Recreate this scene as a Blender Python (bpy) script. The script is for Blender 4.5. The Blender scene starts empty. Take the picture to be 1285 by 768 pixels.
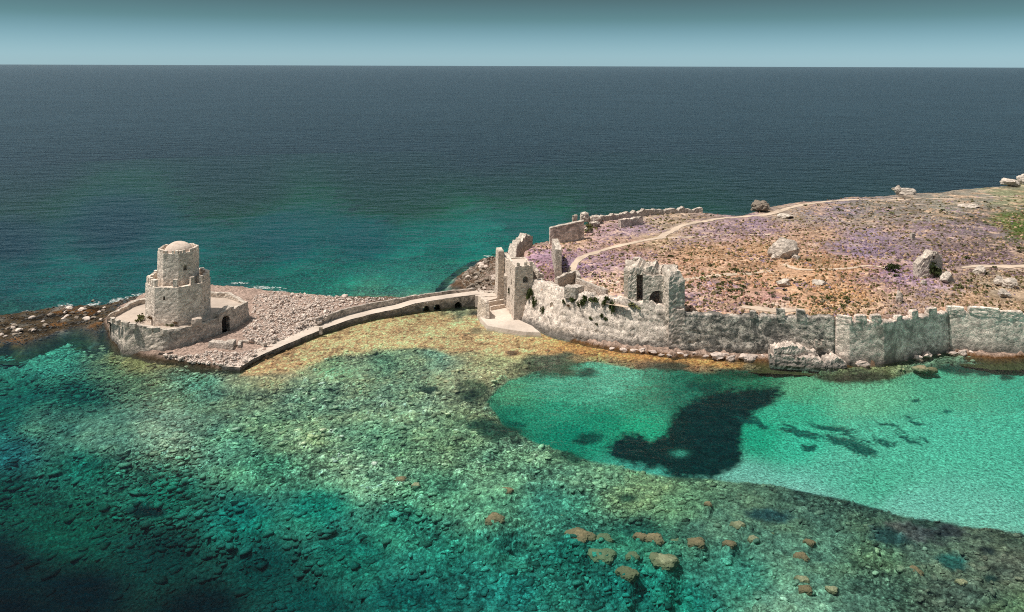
import bpy, bmesh, math, random
import numpy as np
from mathutils import Vector, Matrix, noise as mnoise

# ------------------------------------------------------------------ camera, sky, sun, exposure
scene = bpy.context.scene
COL = scene.collection
H, FOC, PITCH, ROLL, CY = 60.0, 1008.0, 0.0, 0.0031, 82.0      # a level camera; the frame is shifted down so uprights stay upright
cp, sp = math.cos(PITCH), math.sin(PITCH)
R0, U0 = np.array([1., 0, 0]), np.array([0, sp, cp])
CF = np.array([0, cp, -sp])
CR = R0 * math.cos(ROLL) + U0 * math.sin(ROLL)
CU = U0 * math.cos(ROLL) - R0 * math.sin(ROLL)
CPOS = np.array([0., 0., H])
cam_d = bpy.data.cameras.new('camera')
cam_d.sensor_width = 36.0
cam_d.lens = 36.0 * FOC / 1285.0
cam_d.shift_y = -(384.0 - CY) / 1285.0
cam_d.clip_start, cam_d.clip_end = 0.5, 200000.0
cam = bpy.data.objects.new('camera', cam_d)
M = Matrix.Identity(4)
for i in range(3):
    M[i][0], M[i][1], M[i][2], M[i][3] = CR[i], CU[i], -CF[i], CPOS[i]
cam.matrix_world = M
COL.objects.link(cam)
scene.camera = cam

SUN_EL, SUN_AZ = math.radians(65), math.radians(-101)      # azimuth from +Y, negative to the left
sd_ = Vector((math.sin(SUN_AZ) * math.cos(SUN_EL), math.cos(SUN_AZ) * math.cos(SUN_EL), math.sin(SUN_EL)))
world = bpy.data.worlds.new('World')
scene.world = world
world.use_nodes = True
wt = world.node_tree
wt.nodes.clear()
sky = wt.nodes.new('ShaderNodeTexSky')
sky.sky_type = 'NISHITA'
sky.sun_disc = False
sky.sun_elevation = SUN_EL
sky.sun_rotation = SUN_AZ
sky.air_density, sky.dust_density, sky.ozone_density = 1.0, 0.3, 1.0
wtc = wt.nodes.new('ShaderNodeTexCoord')
wsep = wt.nodes.new('ShaderNodeSeparateXYZ')
wt.links.new(wtc.outputs['Generated'], wsep.inputs[0])
wr = wt.nodes.new('ShaderNodeValToRGB')            # hazy air, pale to dull teal low down; added brightness overhead fills shaded walls
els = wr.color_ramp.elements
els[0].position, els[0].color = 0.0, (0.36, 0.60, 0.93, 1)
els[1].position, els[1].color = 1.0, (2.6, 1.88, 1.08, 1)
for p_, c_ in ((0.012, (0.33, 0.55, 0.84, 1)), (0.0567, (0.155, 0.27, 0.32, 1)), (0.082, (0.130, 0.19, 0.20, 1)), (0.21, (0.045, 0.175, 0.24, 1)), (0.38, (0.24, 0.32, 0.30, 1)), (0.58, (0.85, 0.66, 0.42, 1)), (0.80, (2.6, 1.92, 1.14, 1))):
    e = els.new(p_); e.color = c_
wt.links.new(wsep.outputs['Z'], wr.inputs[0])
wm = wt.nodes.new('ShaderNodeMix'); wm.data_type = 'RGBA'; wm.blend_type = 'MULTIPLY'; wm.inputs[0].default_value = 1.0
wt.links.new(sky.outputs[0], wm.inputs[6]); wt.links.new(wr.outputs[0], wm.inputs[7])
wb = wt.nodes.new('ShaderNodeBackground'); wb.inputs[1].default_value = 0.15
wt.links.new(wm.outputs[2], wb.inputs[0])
wo = wt.nodes.new('ShaderNodeOutputWorld'); wt.links.new(wb.outputs[0], wo.inputs[0])

sun_d = bpy.data.lights.new('sun', 'SUN')
sun_d.energy, sun_d.angle, sun_d.color = 4.8, math.radians(0.53), (1.0, 0.95, 0.88)
sun = bpy.data.objects.new('sun', sun_d)
sun.rotation_euler = (-sd_).to_track_quat('-Z', 'Y').to_euler()
sun.location = (-100, 150, 200)
COL.objects.link(sun)

vs = scene.view_settings
vs.view_transform, vs.look, vs.gamma, vs.exposure = 'Standard', 'None', 1.0, 0.0
vs.use_curve_mapping = False
scene.cycles.max_bounces = 6
scene.cycles.diffuse_bounces = 3
scene.cycles.transparent_max_bounces = 12
scene.cycles.volume_bounces = 0
scene.cycles.use_denoising = False
scene.cycles.filter_width = 1.05
scene.cycles.sample_clamp_direct = 1.3

# ------------------------------------------------------------------ helpers
RNG = random.Random(7)
def at(px, py, z=0.0):
    """the point at height z that the photograph shows at (px, py)"""
    d = CF + (px - 642.5) / FOC * CR - (py - CY) / FOC * CU
    t = (z - H) / d[2]
    return CPOS + d * t
def at2(px, py, z=0.0):
    p = at(px, py, z); return (float(p[0]), float(p[1]))
def zat(x, y, py):
    """height above ground point (x, y) that shows at row py"""
    lo, hi = -20.0, 80.0
    for _ in range(50):
        m = (lo + hi) / 2
        v = np.array([x, y, m]) - CPOS
        r = CY - FOC * float(v @ CU) / float(v @ CF)
        if r > py: lo = m
        else: hi = m
    return (lo + hi) / 2
def proj(P):
    v = P - CPOS
    dz = v @ CF
    return 642.5 + FOC * (v @ CR) / dz, CY - FOC * (v @ CU) / dz
def hsh(ix, iy, s=0):
    h = (ix.astype(np.int64) * 374761393 + iy.astype(np.int64) * 668265263 + s * 1442695041) & 0x7fffffff
    h = ((h ^ (h >> 13)) * 1274126177) & 0x7fffffff
    h = h ^ (h >> 16)
    return (h & 0xffffff) / float(0xffffff)
def vnoise(x, y, s=0):
    ix, iy = np.floor(x), np.floor(y)
    fx, fy = x - ix, y - iy
    fx, fy = fx * fx * (3 - 2 * fx), fy * fy * (3 - 2 * fy)
    a, b = hsh(ix, iy, s), hsh(ix + 1, iy, s)
    c, d = hsh(ix, iy + 1, s), hsh(ix + 1, iy + 1, s)
    return (a * (1 - fx) + b * fx) * (1 - fy) + (c * (1 - fx) + d * fx) * fy
def fbm(x, y, o=4, s=0, g=0.5):
    t, a, n = 0, 1.0, 0
    for k in range(o):
        t = t + a * (vnoise(x * 2 ** k + 17.3 * k, y * 2 ** k - 9.1 * k, s + k) - 0.5)
        n += a; a *= g
    return t / n * 2            # about -1..1
def worley(x, y, s=0):
    ix, iy = np.floor(x), np.floor(y)
    f1 = np.full(x.shape, 9.0); f2 = np.full(x.shape, 9.0); idv = np.zeros(x.shape)
    for dx in (-1, 0, 1):
        for dy in (-1, 0, 1):
            jx, jy = ix + dx, iy + dy
            qx = jx + hsh(jx, jy, s + 1); qy = jy + hsh(jx, jy, s + 2)
            d = np.hypot(qx - x, qy - y)
            near = d < f1
            f2 = np.where(near, f1, np.minimum(f2, d))
            idv = np.where(near, hsh(jx, jy, s + 3), idv)
            f1 = np.where(near, d, f1)
    return f1, f2, idv
def sdpoly(x, y, poly):
    """signed distance, positive inside"""
    d = np.full(x.shape, 1e9); ins = np.zeros(x.shape, bool)
    n = len(poly)
    for i in range(n):
        ax, ay = poly[i]; bx, by = poly[(i + 1) % n]
        ex, ey = bx - ax, by - ay
        L = ex * ex + ey * ey + 1e-12
        t = np.clip(((x - ax) * ex + (y - ay) * ey) / L, 0, 1)
        d = np.minimum(d, (x - ax - t * ex) ** 2 + (y - ay - t * ey) ** 2)
        c = (ay > y) != (by > y)
        with np.errstate(divide='ignore', invalid='ignore'):
            ins ^= c & (x < (bx - ax) * (y - ay) / (by - ay + 1e-12) + ax)
    return np.where(ins, 1, -1) * np.sqrt(d)
def sdline(x, y, pts):
    d = np.full(x.shape, 1e9)
    for (ax, ay), (bx, by) in zip(pts[:-1], pts[1:]):
        ex, ey = bx - ax, by - ay
        t = np.clip(((x - ax) * ex + (y - ay) * ey) / (ex * ex + ey * ey + 1e-12), 0, 1)
        d = np.minimum(d, np.hypot(x - ax - t * ex, y - ay - t * ey))
    return d
def sst(a, b, x):
    t = np.clip((x - a) / (b - a), 0, 1)
    return t * t * (3 - 2 * t)
def lin(c):
    c = np.asarray(c, float) / 255.0
    return np.where(c <= 0.04045, c / 12.92, ((c + 0.055) / 1.055) ** 2.4)
def grid_mesh(name, V, nu, nv, keep=None, col=None, smooth=True):
    idx = np.arange(nu * nv).reshape(nv, nu)
    q = np.stack([idx[:-1, :-1], idx[:-1, 1:], idx[1:, 1:], idx[1:, :-1]], -1).reshape(-1, 4)
    if keep is not None:
        q = q[keep[q].any(1)]
        used = np.unique(q); mp = np.zeros(nu * nv, np.int64); mp[used] = np.arange(len(used))
        q = mp[q]; V = V[used]
        if col is not None: col = col[used]
    me = bpy.data.meshes.new(name)
    me.vertices.add(len(V)); me.vertices.foreach_set('co', V.astype(np.float32).ravel())
    me.loops.add(q.size); me.loops.foreach_set('vertex_index', q.astype(np.int32).ravel())
    me.polygons.add(len(q)); me.polygons.foreach_set('loop_start', np.arange(0, q.size, 4, dtype=np.int32))
    me.polygons.foreach_set('use_smooth', np.full(len(q), smooth))
    me.update(calc_edges=True)
    if col is not None:
        a = me.color_attributes.new('Col', 'FLOAT_COLOR', 'POINT')
        c4 = np.ones((len(V), 4), np.float32); c4[:, :col.shape[1]] = col
        a.data.foreach_set('color', c4.ravel())
    return me
def raw_mesh(name, verts, faces, smooth=False):
    me = bpy.data.meshes.new(name)
    me.from_pydata([tuple(v) for v in verts], [], [tuple(f) for f in faces])
    me.update()
    if smooth:
        me.polygons.foreach_set('use_smooth', np.ones(len(me.polygons), bool))
    return me
def link(name, me, mat=None, parent=None, loc=None):
    o = bpy.data.objects.new(name, me)
    COL.objects.link(o)
    if mat is not None and me is not None and not me.materials: me.materials.append(mat)
    if parent is not None: o.parent = parent
    if loc is not None: o.location = loc
    return o
def tag(o, label=None, cat=None, group=None, kind=None):
    if label: o['label'] = label
    if cat: o['category'] = cat
    if group: o['group'] = group
    if kind or label: o['kind'] = kind or 'thing'
    return o
# ---- node material helper
class NT:
    def __init__(s, name):
        s.m = bpy.data.materials.new(name); s.m.use_nodes = True
        s.t = s.m.node_tree; s.t.nodes.clear()
        s.out = s.n('ShaderNodeOutputMaterial')
    def n(s, typ, **kw):
        nd = s.t.nodes.new(typ)
        for k, v in kw.items():
            if k.startswith('i_'): nd.inputs[k[2:].replace('_', ' ')].default_value = v
            else: setattr(nd, k, v)
        return nd
    def l(s, a, b): s.t.links.new(a, b)
    def noise(s, vec, scale, detail=4, rough=0.55, dist=0.0):
        nd = s.n('ShaderNodeTexNoise'); nd.inputs['Scale'].default_value = scale
        nd.inputs['Detail'].default_value = detail; nd.inputs['Roughness'].default_value = rough
        nd.inputs['Distortion'].default_value = dist
        if vec is not None: s.l(vec, nd.inputs['Vector'])
        return nd
    def vor(s, vec, scale, feature='F1', rnd=1.0):
        nd = s.n('ShaderNodeTexVoronoi'); nd.feature = feature; nd.inputs['Scale'].default_value = scale
        nd.inputs['Randomness'].default_value = rnd
        if vec is not None: s.l(vec, nd.inputs['Vector'])
        return nd
    def ramp(s, fac, stops, interp='LINEAR'):
        nd = s.n('ShaderNodeValToRGB'); e = nd.color_ramp.elements; nd.color_ramp.interpolation = interp
        def c4(c): return (c, c, c, 1) if not hasattr(c, '__len__') else tuple(c) + (1,)
        e[0].position, e[0].color = stops[0][0], c4(stops[0][1])
        e[1].position, e[1].color = stops[-1][0], c4(stops[-1][1])
        for p, c in stops[1:-1]:
            x = e.new(p); x.color = c4(c)
        s.l(fac, nd.inputs[0]); return nd
    def mix(s, fac, a, b, mode='MIX'):
        nd = s.n('ShaderNodeMix'); nd.data_type = 'RGBA'; nd.blend_type = mode
        for v, i in ((fac, 0), (a, 6), (b, 7)):
            if hasattr(v, 'is_linked') or hasattr(v, 'links'): s.l(v, nd.inputs[i])
            elif hasattr(v, '__len__'): nd.inputs[i].default_value = tuple(v) + (1,)
            else: nd.inputs[i].default_value = v if i == 0 else (v, v, v, 1)
        return nd.outputs[2]
    def math(s, op, a, b=0.0):
        nd = s.n('ShaderNodeMath', operation=op)
        for v, i in ((a, 0), (b, 1)):
            if hasattr(v, 'links'): s.l(v, nd.inputs[i])
            else: nd.inputs[i].default_value = v
        return nd.outputs[0]
    def bump(s, h, strength=0.5, dist=0.1, normal=None):
        nd = s.n('ShaderNodeBump'); nd.inputs['Strength'].default_value = strength; nd.inputs['Distance'].default_value = dist
        s.l(h, nd.inputs['Height'])
        if normal is not None: s.l(normal, nd.inputs['Normal'])
        return nd.outputs[0]
    def bsdf(s, col, normal=None, rough=0.9, spec=0.15):
        b = s.n('ShaderNodeBsdfPrincipled')
        if hasattr(col, 'links'): s.l(col, b.inputs['Base Color'])
        else: b.inputs['Base Color'].default_value = tuple(col) + (1,)
        b.inputs['Roughness'].default_value = rough
        b.inputs['Specular IOR Level'].default_value = spec
        if normal is not None: s.l(normal, b.inputs['Normal'])
        s.l(b.outputs[0], s.out.inputs[0]); return b
    def pos(s): return s.n('ShaderNodeNewGeometry').outputs['Position']
    def objco(s): return s.n('ShaderNodeTexCoord').outputs['Object']
# ------------------------------------------------------------------ water and seabed
ABS = np.array([0.22, 0.026, 0.041])                # per metre, the clear green-blue water
def make_water():
    w = NT('sea_water')
    pos = w.pos()
    mp = w.n('ShaderNodeMapping'); mp.inputs['Scale'].default_value = (0.55, 1.0, 1.0); mp.inputs['Rotation'].default_value = (0, 0, 0.12)
    w.l(pos, mp.inputs['Vector'])
    n1 = w.noise(mp.outputs[0], 0.75, 5, 0.62)
    n2 = w.noise(mp.outputs[0], 0.11, 4, 0.6)
    n3 = w.noise(mp.outputs[0], 0.012, 3, 0.5)
    hgt = w.math('ADD', w.math('MULTIPLY', n1.outputs[0], 0.36), w.math('MULTIPLY', n2.outputs[0], 1.6))
    hgt = w.math('MULTIPLY', hgt, w.math('ADD', 0.55, w.math('MULTIPLY', n3.outputs[0], 0.9)))
    sy = w.n('ShaderNodeSeparateXYZ'); w.l(pos, sy.inputs[0])          # calmer water in the lee of the headland
    lee = w.ramp(w.math('MULTIPLY', w.math('SUBTRACT', w.math('ADD', sy.outputs['Y'], w.math('MULTIPLY', n3.outputs[0], 40.0)), 185.0), 1 / 110.0), [(0, .42), (1, 1.0)])
    hgt = w.math('MULTIPLY', hgt, lee.outputs[0])
    nor = w.bump(hgt, 0.8, 1.0)
    gl = w.n('ShaderNodeBsdfGlossy'); gl.inputs['Roughness'].default_value = 0.20; w.l(nor, gl.inputs['Normal'])
    tr = w.n('ShaderNodeBsdfTransparent')
    fr = w.n('ShaderNodeFresnel'); fr.inputs['IOR'].default_value = 1.27; w.l(nor, fr.inputs['Normal'])
    mx = w.n('ShaderNodeMixShader'); w.l(fr.outputs[0], mx.inputs[0]); w.l(tr.outputs[0], mx.inputs[1]); w.l(gl.outputs[0], mx.inputs[2])
    w.l(mx.outputs[0], w.out.inputs['Surface'])
    va = w.n('ShaderNodeVolumeAbsorption')
    dens = float(ABS.max()) ; c = 1 - ABS / dens
    va.inputs['Color'].default_value = (*[float(max(0, k)) for k in c], 1); va.inputs['Density'].default_value = dens
    w.l(va.outputs[0], w.out.inputs['Volume'])
    X, Y0, Y1, D = 60000, -400, 70000, 45
    bm = bmesh.new(); bmesh.ops.create_cube(bm, size=1)
    for v in bm.verts:
        v.co = (v.co.x * 2 * X, Y0 if v.co.y < 0 else Y1, 0.0 if v.co.z > 0 else -D)
    me = bpy.data.meshes.new('sea_water'); bm.to_mesh(me); bm.free()
    tag(link('sea_water', me, w.m), kind='structure')
make_water()

CTRL = [  # px, py, colour seen, depth
 (0,440,46,124,101,2),(60,460,61,148,121,2),(40,500,12,90,74,5),(0,520,12,88,74,4),(100,500,12,90,72,4.5),(160,470,72,112,84,1.5),(60,540,63,113,92,1),(200,540,123,154,126,0.8),(120,545,87,130,106,1),
 (0,565,29,97,92,3),(100,590,15,98,80,4),(0,620,8,76,62,7),(0,700,0,25,30,9),(0,768,0,15,22,10),(100,660,10,80,64,8),(100,740,0,22,28,9),(200,630,18,97,78,5),(200,700,4,52,48,8),
 (250,768,0,22,28,9),(300,660,14,109,94,5),(330,720,4,64,60,8),(400,768,5,70,66,8),(400,640,15,118,98,4),(450,700,18,100,85,5),(520,760,15,95,85,5),(560,700,32,116,98,4),(640,740,30,118,104,4),
 (300,500,105,130,100,1.2),(250,480,82,142,116,1.3),(300,560,87,142,113,1.2),(350,540,112,148,108,1),(330,590,75,142,108,2),(400,500,108,148,117,1),(420,460,110,145,108,1.5),(480,450,95,142,108,1.5),(550,440,97,148,121,1.2),
 (500,500,125,155,120,1.1),(480,560,97,142,107,1.1),(450,600,125,180,140,1.2),(440,590,132,162,122,0.8),(370,550,128,158,116,0.8),(560,560,103,136,100,1),(560,620,88,148,112,1.2),(620,600,105,150,115,1),(520,660,40,120,98,3.5),
 (640,640,87,142,107,1.5),(700,640,61,130,106,2),(640,690,40,120,100,3.5),(720,700,24,103,86,4),(800,620,113,142,100,1.2),(750,590,104,148,112,1),(850,640,83,122,90,1.3),(800,680,44,109,86,3),(800,740,25,115,97,4),
 (900,660,74,111,90,1.5),(950,640,79,107,83,1.2),(1000,640,70,101,82,1.2),(920,730,61,130,106,2),(850,768,25,115,97,4),(1000,700,83,122,99,1.2),(1100,700,74,105,77,1.2),(1100,740,74,107,87,1.2),(1150,690,77,101,82,1.2),
 (1285,700,87,95,77,1),(1285,768,80,105,75,1),(1200,740,79,96,78,1),(1000,768,103,142,116,1.2),(1285,675,72,89,72,1),(1120,660,61,89,72,1.3),(350,450,176,148,107,0.4),(420,430,180,155,115,0.4),(500,410,181,157,114,0.4),
 (560,415,176,157,114,0.4),(620,420,181,159,114,0.4),(600,400,154,136,107,0.5),(680,430,181,142,95,0.4),(740,440,165,125,82,0.4),(640,445,144,154,113,0.6),(700,450,113,136,107,0.9),(578,393,80,110,85,1.3),(540,396,135,130,95,0.7),
 (250,455,143,125,88,0.4),(180,455,113,119,80,0.4),(310,470,133,142,107,0.7),(840,450,143,108,76,0.4),(930,460,121,108,76,0.4),(1000,462,72,101,73,0.9),(1100,460,113,124,87,0.5),(1200,450,103,130,100,0.6),(1285,450,103,130,106,0.6),
 (0,392,41,89,72,1.5),(0,360,8,82,78,5),(100,350,12,92,84,4),(200,335,8,88,84,5),(0,300,4,44,57,10),(150,290,4,48,60,9),(300,340,8,88,76,4),(400,345,12,110,92,4),(500,345,24,120,100,3),
 (560,340,32,118,95,3),(450,300,8,82,82,7),(560,310,12,108,94,6),(350,300,8,78,80,7),(620,300,16,118,100,5),(650,280,10,96,90,8),(0,240,14,56,68,18),(300,240,13,58,69,18),(500,225,12,60,71,18),
 (650,235,11,62,72,17),(500,247,11,60,70,17),(800,245,12,58,69,18),(1000,225,14,56,68,20),(0,180,22,58,72,30),(640,180,22,58,72,30),(1285,180,22,58,72,30),(0,100,22,58,72,30),(640,100,22,58,72,30),
 (1285,100,22,58,72,30),(450,432,182,156,116,0.4),(480,421,182,156,116,0.4),(400,441,182,156,116,0.4),(370,453,182,156,116,0.4),(530,410,182,156,116,0.4),(590,412,182,156,116,0.4),(650,422,182,156,116,0.4),(620,405,182,156,116,0.4),
 (560,430,150,145,108,0.6),(500,440,120,142,105,0.9),(620,436,150,145,108,0.6),(330,459,165,142,100,0.4)]
BAY = [(612,507),(640,478),(672,470),(700,458),(745,452),(800,462),(850,462),(900,468),(960,462),(1050,478),(1120,476),(1165,462),(1230,458),(1300,452),
 (1900,440),(1900,840),(1285,669),(1210,660),(1130,645),(1060,628),(1000,615),(940,606),(880,600),(830,596),(790,588),(740,577),(690,562),(640,540)]
BAYC = [(650,500,85,165,125,2),(700,480,80,170,140,2),(760,480,95,185,155,2),(700,520,40,150,120,3),(650,520,20,125,100,3),(760,530,25,140,110,3),
 (720,545,10,130,105,3.5),(800,500,60,150,120,2.5),(850,490,35,115,95,2.5),(803,534,35,170,130,3),(900,472,25,95,75,2),(820,590,75,185,165,2.6),(960,478,35,120,90,2.2),
 (1000,480,95,175,135,2),(1100,490,112,192,152,2),(1200,490,85,180,145,2.2),(1285,480,70,180,150,2.4),(1000,520,60,180,145,2.8),(950,550,30,165,130,3),
 (1000,560,62,194,160,3),(1100,560,92,194,164,2.6),(1200,550,92,198,168,2.6),(1300,560,88,196,166,2.6),(930,600,125,195,180,2.2),(1000,613,135,205,190,2.2),
 (1100,600,85,185,155,2.6),(1150,642,130,203,185,2.2),(1250,650,125,200,180,2.2),(1300,610,95,190,165,2.5),(1050,590,95,190,165,2.5),(1420,560,80,185,155,3),(1800,600,80,185,155,3)]
SHELF = [(306,470),(318,458),(345,443),(400,421),(450,405),(500,396),(540,394),(575,402),(600,396),(612,405),(640,414),(680,418),(740,432),(800,442),(860,448),(930,452),(930,459),(840,454),(760,448),(705,443),(650,447),(600,443),(560,441),(520,434),(470,437),(430,446),(400,457),(365,466),(330,472)]
GRASS = [(760,561),(786,547),(800,546),(814,555),(828,550),(836,538),(845,525),(853,513),(870,502),(893,493),(935,490),(977,486),(985,492),(968,506),(944,521),(932,535),(927,550),
 (932,572),(925,584),(900,597),(876,601),(850,598),(842,595),(826,587),(803,584),(775,580),(763,574)]
SPOTS = [ # px, py, rx, ry, rot, colour, depth
 (840,460,30,7,0,(35,50,40),1),(690,459,42,14,-.15,(55,70,50),.9),(738,468,13,5,0,(15,65,55),1.5),(595,495,22,13,.1,(45,65,45),1),(617,541,35,11,.2,(25,60,45),1.5),
 (539,489,13,5,0,(15,40,35),1.2),(737,552,17,6,-.1,(10,70,60),3),(868,483,10,5,0,(10,70,60),2),(890,487,13,6,.2,(10,70,60),2),(644,443,9,3,0,(45,35,25),.5),
 (648,532,12,4,.1,(10,85,70),3),(715,575,22,7,.2,(20,60,45),1.8),(1075,474,45,7,0,(40,45,32),1),(1205,463,32,6,.1,(12,50,45),1.6),(1265,462,14,4,0,(12,50,45),1.6),(1235,470,9,3,0,(12,60,50),1.8),(1262,474,9,4,0,(12,60,50),1.8),
 (1190,517,6,2,0,(15,90,80),2.5),(1150,503,5,2,0,(15,90,80),2.5),(930,470,30,8,0,(20,70,52),1.5),(600,395,10,4,0,(40,50,45),.8),
 (190,642,22,8,0,(0,25,28),6),(605,415,16,4,0,(130,125,95),.3),
 (965,647,28,9,.1,(25,55,55),1.6),(1145,668,38,12,.15,(60,65,62),1.2),(1115,678,26,11,.2,(30,60,58),1.5),(1195,666,20,8,.2,(45,50,50),1.2),(1240,690,10,5,0,(30,40,38),1.3),(1195,703,18,10,.3,(25,75,70),1.8),(1242,725,9,5,0,(20,45,40),1.3),(790,625,12,5,0,(40,75,55),1.6),
]
STREAKS = [(945,528,60,.28,5),(1005,545,70,.3,7),(1015,562,22,.1,7),(1060,556,55,.45,10),(1085,560,45,.4,11),(1050,540,90,.25,5),(1110,556,40,.3,6),(1140,548,55,.5,4),(1120,535,50,.35,3),(1150,530,35,.3,3),(1160,553,25,.5,3),(1140,520,20,.2,3)]
REEFTOP = [(560,335),(640,312)]
NEAR_MOUND = [(635,614,9,.6),(621,649,13,.7),(701,653,18,.8),(727,671,18,.6),(758,673,12,.9),(756,694,17,1.0),(803,671,9,.6),(822,674,12,.6),(847,678,12,.9),(873,679,12,.6),(794,694,9,1.0),(833,702,17,.7),(786,715,14,1.1),(502,600,8,.6),(522,607,6,.6),
 (889,630,5,.6),(926,657,10,.6),(915,680,8,.6),(945,674,7,.6),(967,668,6,.8),(1015,678,7,.6),(1006,696,9,.6),(1007,725,9,.6),(1010,737,9,.6),(960,684,7,.8),(1044,737,7,.6),(1030,714,7,.8),(1147,714,10,.6),(1207,728,7,.6)]
def idw(px, py, C, warp):
    wx, wy = warp
    out = np.zeros(px.shape + (4,)); W = np.zeros(px.shape)
    for c in C:
        d2 = (px + wx - c[0]) ** 2 + ((py + wy - c[1]) * 1.6) ** 2 + 420
        w = d2 ** -2.0
        W += w
        cl = lin(c[2:5])
        for k in range(3): out[..., k] += w * cl[k]
        out[..., 3] += w * c[5]
    return out / W[..., None]

def make_seabed_stones(V, alb, px, py, dep, R, wgt, w2):
    r = np.random.default_rng(17)
    w = wgt * R ** 2 * ((px > -30) & (px < 1315) & (py > 405) & (py < 800)) * (.12 + sst(-.35, .45, fbm(V[:, 0] * .06, V[:, 1] * .06, 3, 501)))
    w = w * sst(9.5, 6.0, dep) * (.35 + .65 * sst(560, 430, px * .6 + 250 - (py - 480) * .6))
    N = 15000
    idx = r.choice(len(w), N, replace=False, p=w / w.sum())
    base = []
    for k in range(8):
        bm = bmesh.new(); bmesh.ops.create_icosphere(bm, subdivisions=1, radius=1); vs_ = []
        for v in bm.verts:
            c = v.co.normalized(); q = c * (1 + .62 * mnoise.noise(c * 1.4 + Vector((k * 5.1, 0, 0))) + .34 * mnoise.noise(c * 3.1 + Vector((0, k * 3.3, 0))))
            vs_.append((q.x, q.y, math.copysign(abs(q.z) ** .75, q.z)))
        base.append(np.array(vs_)); fc = np.array([[v.index for v in f.verts] for f in bm.faces]); bm.free()
    sz = .14 * 4.4 ** (r.random(N) ** 2.0); sz = sz * (.85 + .45 * sst(2, 5, dep[idx]))
    ya = r.normal(.45, .5, N); c, s_ = np.cos(ya), np.sin(ya)
    B = np.stack(base)[r.integers(0, 8, N)]
    bx, by, bz = B[..., 0] * (sz * r.uniform(1.1, 1.8, N))[:, None], B[..., 1] * (sz * r.uniform(.7, 1.0, N))[:, None], B[..., 2] * (sz * r.uniform(.30, .62, N))[:, None]
    P = V[idx]
    W = np.stack([P[:, 0:1] + bx * c[:, None] - by * s_[:, None], P[:, 1:2] + bx * s_[:, None] + by * c[:, None], np.minimum(P[:, 2:3] + bz + (sz * .04)[:, None], -.06)], -1)
    m = B.shape[1]
    C = alb[idx] * r.uniform(.8, 1.25, N)[:, None]
    C = np.repeat(np.clip(C, .006, .6), m, 0)
    F = (fc[None] + (np.arange(N) * m)[:, None, None]).reshape(-1, 3)
    me = bpy.data.meshes.new('seabed_stones'); me.vertices.add(N * m); me.vertices.foreach_set('co', W.astype(np.float32).ravel())
    me.loops.add(F.size); me.loops.foreach_set('vertex_index', F.astype(np.int32).ravel()); me.polygons.add(len(F)); me.polygons.foreach_set('loop_start', np.arange(0, F.size, 3, dtype=np.int32))
    me.polygons.foreach_set('use_smooth', np.ones(len(F), bool)); me.update(calc_edges=True)
    a = me.color_attributes.new('Col', 'FLOAT_COLOR', 'POINT'); c4 = np.ones((N * m, 4), np.float32); c4[:, :3] = C; a.data.foreach_set('color', c4.ravel())
    mt = NT('seabed_stone'); at_ = mt.n('ShaderNodeVertexColor', layer_name='Col'); n1 = mt.noise(mt.pos(), 4.0, 4, .75)
    cc = mt.mix(1.0, at_.outputs[0], mt.ramp(n1.outputs[0], [(.39, .6), (.5, 1.0), (.62, 1.45)]).outputs[0], 'MULTIPLY')
    mt.bsdf(cc, mt.bump(n1.outputs[0], .6, .2), .95, .0)
    tag(link('seabed_stones', me, mt.m), kind='stuff')

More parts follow.
